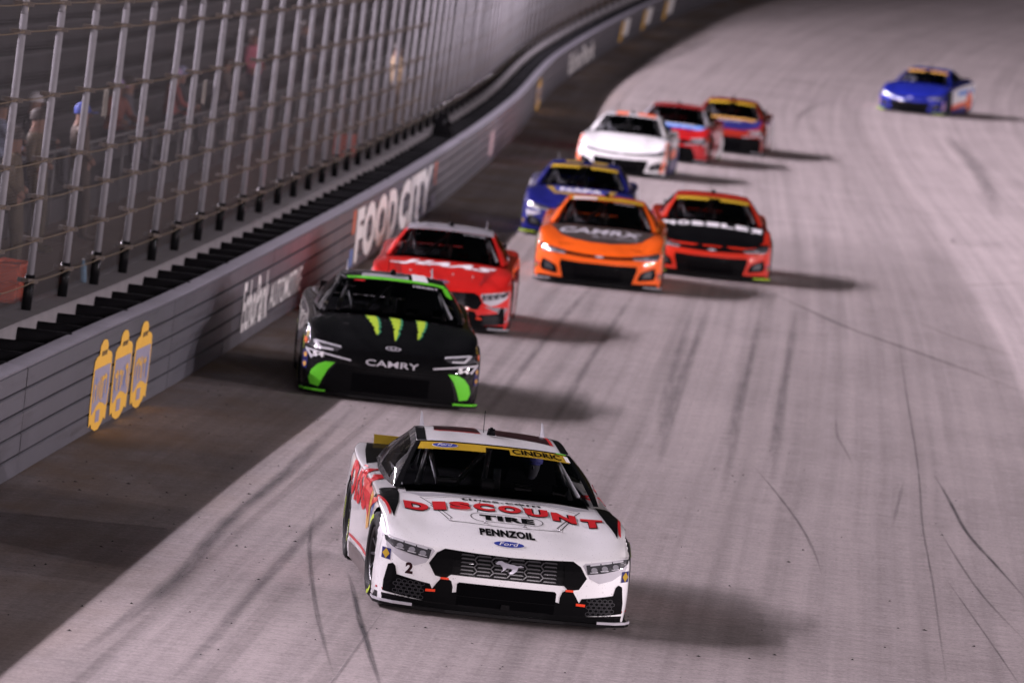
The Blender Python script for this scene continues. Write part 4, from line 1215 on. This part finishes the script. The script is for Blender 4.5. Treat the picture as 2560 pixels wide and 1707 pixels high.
def fn_redford(D):
    dec, txt, both, ell, car = D['dec'], D['txt'], D['both'], D['ell'], D['car']
    mustang_front(D)
    txt('hood', 'HAAS', .06, 1.12, 1.32, .26, M_WHITE, .005, .06, .5)
    dec('tail_stroke', 'hood', [[(-.74, 1.03), (-.42, 1.06), (-.42, 1.11), (-.72, 1.09)]], M_WHITE, .005)
    ov = dec('oval_badge', 'hood', [ell(.0, .30, .12, .06)], M_SILVER, .004); dec('badge_field', 'hood', [ell(.0, .30, .11, .05)], M_NAVY, .007, 0, ov)
    txt('hood', 'Ford', 0, .30, .15, .06, M_SILVER, .009, 0, .3, ov)
    for x in (-.42, -.15, .15, .42):
        p, n = D['hoodm'](x, .67); nut(car, p)
    txt('ws', 'CUSTER', .55, .89, .5, .07, M_GREY, .008, .02)
    for sg in (1, -1):
        dec('hood_dark_stripe', 'hood', [[(.60*sg, 1.25), (.70*sg, 1.1), (.55*sg, .35), (.52*sg, .35)]], mat('vinyl_dark_red', (.30, .012, .012), .4), .004)  # darker red stripe down each side of the hood
        both('corner_silver', 'front', [(.62, .36), (.93, .36), (.97, .20), (.92, .16), (.80, .30)], M_SILVER, .0035)
def fn_orange(D):
    dec, txt, both, ell = D['dec'], D['txt'], D['both'], D['ell']
    camaro_front(D)
    dk = mat('vinyl_dark_umber', (.055, .042, .038), .35, coat=.3)
    dec('hood_graphic', 'hood', [[(-.80, 1.50), (-.76, 1.15), (-.62, .75), (-.40, .52), (-.15, .42), (.15, .42), (.40, .52), (.62, .75), (.76, 1.15), (.80, 1.50), (.4, 1.42), (-.4, 1.42)]], dk, .004)
    txt('hood', 'CAMRX', -.02, 1.02, 1.25, .32, M_SILVER, .007, .03, .2)
    txt('hood', 'RACING', .20, .72, .70, .09, M_GREY, .007, .01, .2)
    dec('roof_band', 'roof', [[(-.56, 2.30), (.58, 2.30), (.56, 2.62), (-.54, 2.62)]], M_YEL, .004)
    dec('white_patch', 'roof', [[(-.52, 2.30), (-.15, 2.28), (-.15, 2.5), (-.50, 2.5)]], M_WHITE, .007)
    txt('ws', 'HODGES', .45, .90, .5, .06, M_GREY, .008, .02)
    for sg in ('sideL', 'sideR'): dec('side_camo', sg, [[(.5, .30), (1.4, .3), (3.2, .3), (3.2, .75), (1.4, .72), (.9, .73), (.5, .6)]], mat('vinyl_camo', (.22, .19, .10), .4, var=.7, vscale=9), .004)
def fn_redblack(D):
    dec, txt, both, ell = D['dec'], D['txt'], D['both'], D['ell']
    camaro_front(D)
    dec('hood_graphic', 'hood', [[(-.86, 1.50), (-.84, .95), (-.82, .40), (-.60, .14), (-.2, .09), (.2, .09), (.60, .14), (.82, .40), (.84, .95), (.86, 1.50), (.4, 1.42), (-.4, 1.42)]], M_BLK, .004)
    both('headlight_black_band', 'front', [(.0, .43), (.5, .45), (.84, .465), (.90, .61), (.6, .59), (.0, .575)], M_BLK, .0045)  # black livery band around the headlights
    for k, ch in enumerate('MOBILEX'):
        txt('hood', ch, -.70+k*.235, 1.12+.04*(1-abs(k-3)/3)-.05*(k > 5), .205, .31, M_WHITE, .007, .08)
    dec('white_end', 'hood', [[(.62, 1.25), (.80, 1.2), (.78, .85), (.70, .95)]], M_WHITE, .006)
    dec('green_lip', 'front', [[(.80, .06), (.97, .06), (.97, .085), (.80, .08)]], M_LIME, .012)
    for sg in ('sideL', 'sideR'): dec('side_panel', sg, [[(1.4, .1), (3.2, .1), (3.2, .8), (2.2, .78), (1.4, .5)]], M_WHITE, .004)
def fn_napa(D):
    dec, txt, both, ell = D['dec'], D['txt'], D['both'], D['ell']
    camaro_front(D)
    dec('hood_band', 'hood', [[(-.62, 1.30), (-.45, .78), (.45, .78), (.62, 1.30)]], M_YEL, .004)
    dec('hood_band_inner', 'hood', [[(-.50, 1.28), (-.42, .90), (.42, .90), (.50, 1.28)]], M_BLUE, .006)
    txt('hood', 'NAPA', 0, 1.10, .74, .26, M_WHITE, .008, .05)
    dec('roof_disc', 'roof', [ell(.25, 2.62, .16, .14)], M_YEL, .005); dec('roof_disc', 'roof', [[(-.35, 2.5), (-.05, 2.5), (-.05, 2.7), (-.35, 2.7)]], M_YEL, .005)
    both('trim', 'front', [(.62, .40), (.90, .43), (.86, .30), (.80, .34)], M_SILVER, .006)
    for sg in ('sideL', 'sideR'): dec('side_number', sg, [[(1.9, .35), (2.7, .35), (2.7, .75), (1.9, .75)]], M_YEL, .004); dec('white_side', sg, [[(3.0, .45), (4.5, .45), (4.5, .85), (3.0, .8)]], M_WHITE, .004)
def fn_fedex(D):
    dec, txt, both, ell = D['dec'], D['txt'], D['both'], D['ell']
    camaro_front(D)
    both('orange_corner', 'front', [(.84, .13), (.99, .13), (.99, .60), (.93, .60), (.90, .40)], M_ORANGE, .0045)
    both('orange_fender', 'hood', [(.90, .40), (.99, .6), (.99, 1.1), (.88, .9)], M_ORANGE, .004)
    dec('roof_number', 'roof', [[(-.35, 2.35), (-.10, 2.35), (-.10, 3.1), (-.35, 3.1)]], M_ORANGE, .004); dec('roof_number', 'roof', [[(.10, 2.5), (.5, 2.5), (.5, 3.1), (.10, 3.1)]], M_ORANGE, .004)
    for sg in ('sideL', 'sideR'): dec('lower_navy', sg, [[(.4, .05), (4.6, .05), (4.6, .45), (2.5, .35), (.4, .30)]], M_NAVY, .004); dec('orange_side', sg, [[(1.4, .4), (3.2, .4), (3.2, .6), (1.4, .5)]], M_ORANGE, .005)
def fn_redblue(D):
    dec, txt, both, ell = D['dec'], D['txt'], D['both'], D['ell']
    camry_front(D)
    dec('hood_band', 'hood', [[(-.80, 1.45), (-.74, .98), (.0, .88), (.74, .98), (.80, 1.45), (.4, 1.42), (-.4, 1.42)]], M_LTBLUE, .004)
    dec('hood_band', 'hood', [[(-.60, 1.42), (-.5, 1.26), (.5, 1.26), (.60, 1.42)]], M_SILVER, .006)
    for k in range(5): dec('hood_blot', 'hood', [[(-.55+k*.22, .86), (-.40+k*.22, .84), (-.36+k*.22, 1.0), (-.52+k*.22, 1.02)]], M_BLUE, .007)
    dec('headlight_black_band', 'front', [[(-.9, .44), (.9, .44), (.9, .56), (.0, .52), (-.9, .56)]], M_BLK, .0045)  # black livery band across the headlights
    for sg in ('sideL', 'sideR'): dec('white_side', sg, [[(2.6, .08), (4.6, .08), (4.6, .5), (3.2, .3)]], M_WHITE, .004)
def fn_maroon(D):
    dec, txt, both, ell = D['dec'], D['txt'], D['both'], D['ell']
    camry_front(D)
    dec('hood_graphic', 'hood', [[(-.84, 1.48), (-.80, .5), (-.4, .22), (.4, .22), (.80, .5), (.84, 1.48), (.4, 1.42), (-.4, 1.42)]], M_NAVY, .004)
    dec('hood_band', 'hood', [[(-.72, 1.40), (-.64, 1.08), (.64, 1.08), (.72, 1.40), (.3, 1.36), (-.3, 1.36)]], M_GOLD, .006)
    txt('hood', 'PRO', .05, .92, .6, .16, M_SILVER, .007, .03)
    dec('front_black', 'front', [[(-.9, .1), (.9, .1), (.88, .42), (-.88, .42)]], M_BLACK, .0045)
    for sg in ('sideL', 'sideR'): dec('white_side', sg, [[(2.6, .3), (4.6, .3), (4.6, .85), (3.2, .8)]], M_SILVER, .004)
def fn_blue(D):
    dec, txt, both, ell = D['dec'], D['txt'], D['both'], D['ell']
    camaro_front(D)
    for sg in ('sideL', 'sideR'):
        dec('white_side', sg, [[(1.4, .30), (4.7, .40), (4.7, .9), (3.0, .82), (1.4, .70)]], M_WHITE, .004)
        dec('orange_side', sg, [[(1.4, .16), (4.0, .30), (4.0, .42), (1.4, .30)]], M_ORANGE, .006)
        dec('sky_side', sg, [[(2.2, .55), (4.4, .60), (4.4, .75), (2.2, .68)]], M_LTBLUE, .006)
    both('corner_pink', 'front', [(.90, .12), (.985, .12), (.985, .42), (.93, .42)], mat('vinyl_pink', (.45, .25, .40), .4), .006)
    both('green_lip', 'front', [(.85, .06), (.985, .06), (.985, .10), (.85, .09)], M_LIME, .012)

P_WHITE = paint('white', (0.84, 0.84, 0.84)); P_BLACK = mat('paint_black', (0.0035, 0.0035, 0.004), .5, coat=1.0, spec=0.03, var=.1, vscale=3.0, speck=0.3); P_RED = paint('red', (0.62, 0.018, 0.015)); P_ORANGE = paint('orange', (0.90, 0.13, 0.012))
P_RED2 = paint('scarlet', (0.58, 0.03, 0.012)); P_BLUE = paint('royal_blue', (0.014, 0.017, 0.17)); P_MAROON = paint('deep_red', (0.26, 0.02, 0.012)); P_BLUE2 = paint('cobalt', (0.010, 0.017, 0.22)); P_RED3 = paint('cherry', (0.45, 0.012, 0.015))
P_SIL = paint('silver_roof', (0.42, 0.41, 0.44))
CARS = [
    dict(kind='mustang', px=(1258, 1556), yaw=8.6, wide=1.055, paint=P_WHITE, pillar=P_BLACK, banner=M_YEL, spoiler=mat('vinyl_olive', (.30, .21, .02), .4), lip=M_SILVER, fn=fn_white, surround=M_SILVER,
         label='white race car leading the pack, red DISCOUNT TIRE lettering on its hood'),
    dict(kind='camry', px=(970, 1010), yaw=6.2, scale=1.03, paint=P_BLACK, lip=M_GREEN, fn=fn_camry,
         label='black race car with green claw marks on the hood, second in line near the wall'),
    dict(kind='mustang', px=(1086, 822), yaw=1.5, paint=P_RED, roof=P_SIL, fn=fn_redford, surround=M_SILVER,
         label='bright red race car with silver roof, half hidden behind the black car'),
    dict(kind='camaro', px=(1490, 719), yaw=1.0, scale=1.03, paint=P_ORANGE, fn=fn_orange, label='orange race car with a dark hood, left of the red and black car'),
    dict(kind='camaro', px=(1772, 697), yaw=2.0, scale=1.03, paint=P_RED2, banner=M_YEL, lip=M_LIME, fn=fn_redblack, label='red race car with black hood and white block letters, right of the orange car'),
    dict(kind='camaro', px=(1438, 600), yaw=0.5, scale=1.03, paint=P_BLUE, banner=M_YEL, lip=M_LIME, fn=fn_napa, label='dark blue race car with yellow hood band, half hidden behind the orange car'),
    dict(kind='camaro', px=(1546, 438), yaw=-3.0, scale=1.07, paint=P_WHITE, fn=fn_fedex, label='white race car with orange corners and roof number, foremost of the far three'),
    dict(kind='camry', px=(1657, 402), yaw=-5.0, scale=1.06, paint=P_RED3, pillar=P_SIL, fn=fn_redblue, duct=P_RED3, label='red race car with light blue hood band, middle of the far group of three'),
    dict(kind='camry', px=(1805, 382), yaw=-3.5, scale=1.06, paint=P_MAROON, banner=M_YEL, fn=fn_maroon, duct=M_BLACK, label='dark red race car with gold hood band, rearmost of the far group of three'),
    dict(kind='camaro', px=(2270, 284), yaw=-12.0, paint=P_BLUE2, banner=M_GOLD, fn=fn_blue, lip=M_LIME, scale=1.11, label='blue race car running alone far back on the inside of the turn'),
]
CAR_OBJS = [build_car(s_) for s_ in CARS]

# ------------------------------------------------------------------ people and small things behind the fence
def person(mw, pose, shirt, legs, skin=(.24, .13, .09), cap=None, label='', hair=(.03, .02, .015)):
    """one continuous skinned body; pose 'sit' or 'stand'; local X right, Y facing direction is -Y, Z up"""
    J = {}
    if pose == 'stand':
        J = dict(pel=(0, 0, .95), ch=(0, .02, 1.28), nk=(0, .01, 1.47), hd=(0, -.02, 1.56), tp=(0, -.02, 1.70),
                 sl=(-.19, .01, 1.40), el=(-.26, .03, 1.14), hl=(-.22, -.12, .95), sr=(.19, .01, 1.40), er=(.26, .03, 1.14), hr=(.20, -.14, 1.0),
                 pl=(-.10, 0, .90), kl=(-.11, -.02, .50), fl=(-.11, .02, .08), tl=(-.11, -.16, .04), pr=(.10, 0, .90), kr=(.12, -.03, .50), fr=(.12, .02, .08), tr=(.13, -.16, .04))
    else:
        J = dict(pel=(0, .05, .52), ch=(0, .0, .84), nk=(0, -.03, 1.04), hd=(0, -.06, 1.13), tp=(0, -.06, 1.27),
                 sl=(-.19, -.02, .97), el=(-.27, -.10, .72), hl=(-.14, -.34, .62), sr=(.19, -.02, .97), er=(.27, -.10, .72), hr=(.14, -.34, .64),
                 pl=(-.10, .02, .49), kl=(-.13, -.40, .52), fl=(-.13, -.40, .10), tl=(-.13, -.58, .05), pr=(.10, .02, .49), kr=(.14, -.40, .52), fr=(.14, -.42, .10), tr=(.15, -.60, .05))
    rad = dict(pel=.155, ch=.165, nk=.06, hd=.088, tp=.075, sl=.075, el=.05, hl=.038, sr=.075, er=.05, hr=.038, pl=.10, kl=.068, fl=.045, tl=.04, pr=.10, kr=.068, fr=.045, tr=.04)
    ks = list(J); ed = [('pel', 'ch'), ('ch', 'nk'), ('nk', 'hd'), ('hd', 'tp'), ('ch', 'sl'), ('sl', 'el'), ('el', 'hl'), ('ch', 'sr'), ('sr', 'er'), ('er', 'hr'),
                        ('pel', 'pl'), ('pl', 'kl'), ('kl', 'fl'), ('fl', 'tl'), ('pel', 'pr'), ('pr', 'kr'), ('kr', 'fr'), ('fr', 'tr')]
    me = bpy.data.meshes.new('b'); me.from_pydata([J[k] for k in ks], [(ks.index(a), ks.index(b_)) for a, b_ in ed], [])
    ob = bpy.data.objects.new('b', me); COL.objects.link(ob)
    ob.modifiers.new('k', 'SKIN')
    for i, k in enumerate(ks):
        sv_ = me.skin_vertices[0].data[i]; r_ = rad[k]; sv_.radius = (r_, r_*.8 if k in ('ch', 'pel') else r_); sv_.use_root = (k == 'pel')
    sb = ob.modifiers.new('s', 'SUBSURF'); sb.levels = 2
    dg = bpy.context.evaluated_depsgraph_get(); body = bpy.data.meshes.new_from_object(ob.evaluated_get(dg))
    bpy.data.objects.remove(ob); bpy.data.meshes.remove(me)
    for nm, c_ in (('cloth', shirt), ('cloth', legs), ('skin', skin)):
        body.materials.append(mat('%s_%.3f_%.3f_%.3f' % (nm, *c_), c_, .75, var=.2, vscale=14))
    zn = J['nk'][2]; zp = J['pel'][2]
    for p in body.polygons:
        c_ = p.center; p.use_smooth = True
        hand = any((Vector(J[h]) - c_).length < .10 for h in ('hl', 'hr'))
        p.material_index = 2 if (c_.z > zn-.02 and abs(c_.x) < .12) or hand else (1 if c_.z < zp+.02 and c_.z < .93 and (pose == 'stand' or c_.z < .62) else 0)
    root = link('person', body); root.matrix_world = mw
    tag(root, label, 'person')
    hd = Vector(J['hd'])
    hm = MB(); rings = []
    # hair or cap: a dome with a brim
    n = 14; dome = [(0.093, .035), (.096, .07), (.085, .125), (.055, .16), (.015, .175)]
    b0 = len(hm.v)
    for r_, z in dome: hm.v += [(hd.x+r_*math.cos(2*math.pi*k/n), hd.y+r_*1.1*math.sin(2*math.pi*k/n), hd.z+z) for k in range(n)]
    for i in range(len(dome)-1):
        for k in range(n): hm.f.append((b0+i*n+k, b0+i*n+(k+1) % n, b0+(i+1)*n+(k+1) % n, b0+(i+1)*n+k))
    hm.f.append(tuple(b0+(len(dome)-1)*n+k for k in range(n)))
    if cap: hm.hexa([(hd.x-.07, hd.y-.09, hd.z+.04), (hd.x+.07, hd.y-.09, hd.z+.04), (hd.x+.05, hd.y-.19, hd.z+.03), (hd.x-.05, hd.y-.19, hd.z+.03), (hd.x-.07, hd.y-.09, hd.z+.055), (hd.x+.07, hd.y-.09, hd.z+.055), (hd.x+.05, hd.y-.19, hd.z+.04), (hd.x-.05, hd.y-.19, hd.z+.04)])
    c_ = cap or hair
    hm.build('cap' if cap else 'hair', mat('head_%.3f_%.3f_%.3f' % c_, c_, .7, var=.2), root, True)
    nz = MB(); nz.tube([(hd.x, hd.y-.085, hd.z+.03), (hd.x, hd.y-.118, hd.z-.005), (hd.x, hd.y-.085, hd.z-.012)], [.008, .014, .010], 6); nz.build('nose', body.materials[2], root, True)
    return root
def facing(t, d, h, turn=0.0):
    """stand at (t,d,h), facing the track, turned a little"""
    B, T, L, N = frame(t)
    Lh = Vector((L.x, L.y, 0)).normalized()
    mw = Matrix((Vector((Lh.y, -Lh.x, 0))*-1, -Lh, Vector((0, 0, 1)))).transposed().to_4x4()
    mw.translation = P(t, d, h)
    return mw @ Matrix.Rotation(turn, 4, 'Z')
def ray_plane_d(px, py, d):
    """(t,h) where the view ray meets the vertical sheet at lateral offset d"""
    t = t_at_px(px, d, 2.0); lo, hi = -1.0, 9.0
    for _ in range(40):
        m = (lo+hi)/2
        t = t_at_px(px, d, m)
        if proj(P(t, d, m))[1] > py: lo = m
        else: hi = m
    return t, (lo+hi)/2
def stand_spot(px, py, standing=False):
    """nearest seat row along the view ray (py = head)"""
    best = None
    for k in range(12):
        d = -3.0-k*ROW_D-.5; t, h = ray_plane_d(px, py, d)
        want = .98+(k+1)*ROW_H+(1.62 if standing else 1.10)
        e = abs(h-want)
        if best is None or e < best[0]: best = (e, t, d, .98+(k+1)*ROW_H)
    return best[1:]
M_ = [
    ((470, 205), 0, (.05, .05, .06), (.05, .04, .05), (.35, .38, .55), 'seated spectator in dark shirt and pale blue cap behind the fence'),
    ((105, 325), 0, (.03, .03, .035), (.04, .04, .05), (.60, .58, .60), 'seated spectator in black with white cap near the left edge behind the fence'),
    ((634, 185), 1, (.55, .14, .20), (.05, .05, .07), None, 'spectator in pink shirt standing high behind the fence'),
    ((20, 360), 0, (.30, .33, .45), (.04, .04, .06), None, 'spectator in pale blue shirt at the left edge behind the fence'),
    ((290, 468), 0, (.20, .06, .04), (.04, .04, .05), (.40, .30, .50), 'seated spectator in rust shirt with lavender cap low behind the fence'),
    ((425, 512), 0, (.30, .07, .06), (.05, .05, .06), (.42, .32, .52), 'seated spectator in red shirt and lilac cap low behind the fence'),
    ((330, 330), 0, (.10, .10, .12), (.05, .05, .06), None, 'seated spectator in dark grey shirt above the lilac capped one'),
    ((560, 400), 0, (.12, .10, .09), (.05, .05, .06), None, 'seated spectator in brown shirt right of the lilac capped one'),
    ((760, 180), 1, (.16, .15, .17), (.05, .05, .06), None, 'standing spectator in grey shirt far up behind the fence'),
]
for (px, py), st, sh, lg, cp, lb in M_:
    t, d, h = stand_spot(px, py, bool(st))
    person(facing(t, d-.05 if not st else d+.1, h, random.uniform(-.5, .5)), 'stand' if st else 'sit', sh, lg, cap=cp, label=lb)
# marshals on the walkway close to the fence
for px, py, d, sh, lg, cp, lb in [(62, 480, -1.75, (.09, .065, .036), (.07, .052, .03), None, 'person in tan jacket standing behind the two leftmost fence posts'),
                                  (112, 470, -2.3, (.10, .072, .04), (.075, .058, .034), None, 'person in brown jacket beside the tan one at the left fence posts'),
                                  (217, 485, -2.2, (.075, .048, .03), (.05, .035, .025), (.04, .07, .36), 'person in brown with bright blue cap on the walkway'),
                                  (1006, 205, -1.6, (.32, .22, .12), (.20, .12, .06), None, 'person in tan clothes at the far end of the fence walkway')]:
    t, h = ray_plane_d(px, py, d)
    person(facing(t, d, .98, random.uniform(-.6, .6)), 'stand', sh, lg, cap=cp, label=lb)
# paper signs fixed to the fence
for px, py, lb in ((265, 252, 'beige notice board hung on the fence left of the blue capped spectator'), (512, 225, 'beige notice board hung on the fence right of the blue capped spectator')):
    t, h = ray_plane_d(px, py, FD-.12); B, T, L, N = frame(t)
    m_ = MB(); m_.hexa([P(t+a, FD-.12+c_, h+b_) for c_ in (0, -.012) for a, b_ in ((-.19, -.17), (.19, -.17), (.19, .12), (-.19, .12))])
    m_.add([P(t+a, FD-.118, h+b_) for a, b_ in ((-.02, -.17), (.09, -.22), (.12, -.17))], [(0, 1, 2)])
    o = m_.build('notice_board', mat('faded_paper', (.40, .37, .32), .8, var=.1)); tag(o, lb, 'sign', 'notice boards on the fence')
t, h = ray_plane_d(180, 371, -4.6)
m_ = MB(); m_.hexa([P(t+a, -4.6+c_, h+b_) for c_ in (0, -.03) for a, b_ in ((-.16, -.07), (.16, -.06), (.14, .08), (-.13, .07))]); tag(m_.build('seat_cushion', M_ORANGE), 'small bright orange cushion among the dark seats behind the fence', 'cushion')
# orange mesh crate and a water bottle at the fence foot, orange box further along
def crate(px, py, d, wd, ht, lb):
    t = t_at_px(px, d, 1.2); root = empty('plastic_crate', Matrix.Translation(P(t, d, 1.0))); tag(root, lb, 'crate', 'orange crates at the fence foot')
    def cp_(o): o.parent = root; o.matrix_parent_inverse = root.matrix_world.inverted(); return o
    M_CR = mat('orange_crate_plastic', (.60, .11, .05), .55, var=.2)
    for k in range(7):
        a = -wd/2+wd*k/6
        for dd in (-.15, .15):
            q = MB(); q.hexa([P(t+a+s1, d+dd+s2, hh) for hh in (.985, .985+ht) for s1, s2 in ((-.02, -.01), (.02, -.01), (.02, .01), (-.02, .01))]); cp_(q.build('upright_slat', M_CR))
    q = MB(); q.hexa([P(t+a, d+c_, hh) for hh in (.99, .95+ht) for a, c_ in ((-wd*.45, -.12), (wd*.45, -.12), (wd*.45, .12), (-wd*.45, .12))]); cp_(q.build('liner', M_CR))
    for hh in (1.0, .985+ht*.5, .96+ht):
        q = MB(); q.tube([P(t-wd/2, d-.15, hh), P(t+wd/2, d-.15, hh), P(t+wd/2, d+.15, hh), P(t-wd/2, d+.15, hh), P(t-wd/2, d-.15, hh)], .018, 5, False); cp_(q.build('rim', M_CR))
crate(26, 740, -1.45, .9, .42, 'orange slatted crate behind the leftmost fence post')
crate(862, 398, -1.5, 1.2, .40, 'small orange crate at the foot of the fence far along')
t = t_at_px(207, -1.05, 1.2)
m_ = MB(); c0 = P(t, -1.03, 1.087); up_ = Vector((0, 0, 1))
root = empty('water_bottle', Matrix.Translation(c0)); tag(root, 'small clear blue water bottle standing at the foot of the fence', 'bottle')
m_.tube([c0, c0+up_*.02, c0+up_*.17, c0+up_*.22, c0+up_*.24], [.03, .036, .036, .016, .014], 10)
o = m_.build('bottle_body', mat('blue_bottle', (.16, .30, .42), .08, coat=1.0, var=.1), None, True); o.parent = root; o.matrix_parent_inverse = root.matrix_world.inverted()
m_ = MB(); m_.tube([c0+up_*.24, c0+up_*.262], .017, 10); o = m_.build('bottle_cap', M_WHITE, None, True); o.parent = root; o.matrix_parent_inverse = root.matrix_world.inverted()
# black covered television camera on the wall behind the barrier
t = t_at_px(1108, -.45, 1.2); B, T, L, N = frame(t)
root = empty('track_camera', Matrix.Translation(P(t, -.45, .95))); tag(root, 'black hooded track camera perched above the barrier far along the fence', 'camera')
def cpart(m_, nm, mt=M_BLACK):
    o = m_.build(nm, mt, None, False); o.parent = root; o.matrix_parent_inverse = root.matrix_world.inverted(); return o
m_ = MB(); m_.hexa([P(t+a, -.45+c_, h) for h, s in ((.9, .22), (1.15, .20)) for a, c_ in ((-1.1*s, -s), (1.1*s, -s), (1.1*s, s), (-1.1*s, s))]); cpart(m_, 'base_box')
m_ = MB(); m_.hexa([P(t+a, -.47+c_, h) for h, s in ((1.15, .19), (1.50, .09)) for a, c_ in ((-1.3*s, -s), (1.3*s, -s), (1.3*s, s), (-1.3*s, s))]); cpart(m_, 'weather_cover')
m_ = MB(); m_.tube([P(t-.15, -.40, 1.32), P(t-.42, -.34, 1.30)], [.06, .075], 12); cpart(m_, 'lens_hood')
# driver in the leading car
mwc = CAR_OBJS[0].matrix_world @ Matrix.Translation((.37, 2.86, .045)) @ Matrix.Scale(.86, 4)
dr = person(mwc, 'sit', (.02, .02, .03), (.02, .02, .03), skin=(.02, .02, .025), cap=(.03, .03, .16), label='driver in dark suit and dark blue helmet inside the white leading car')
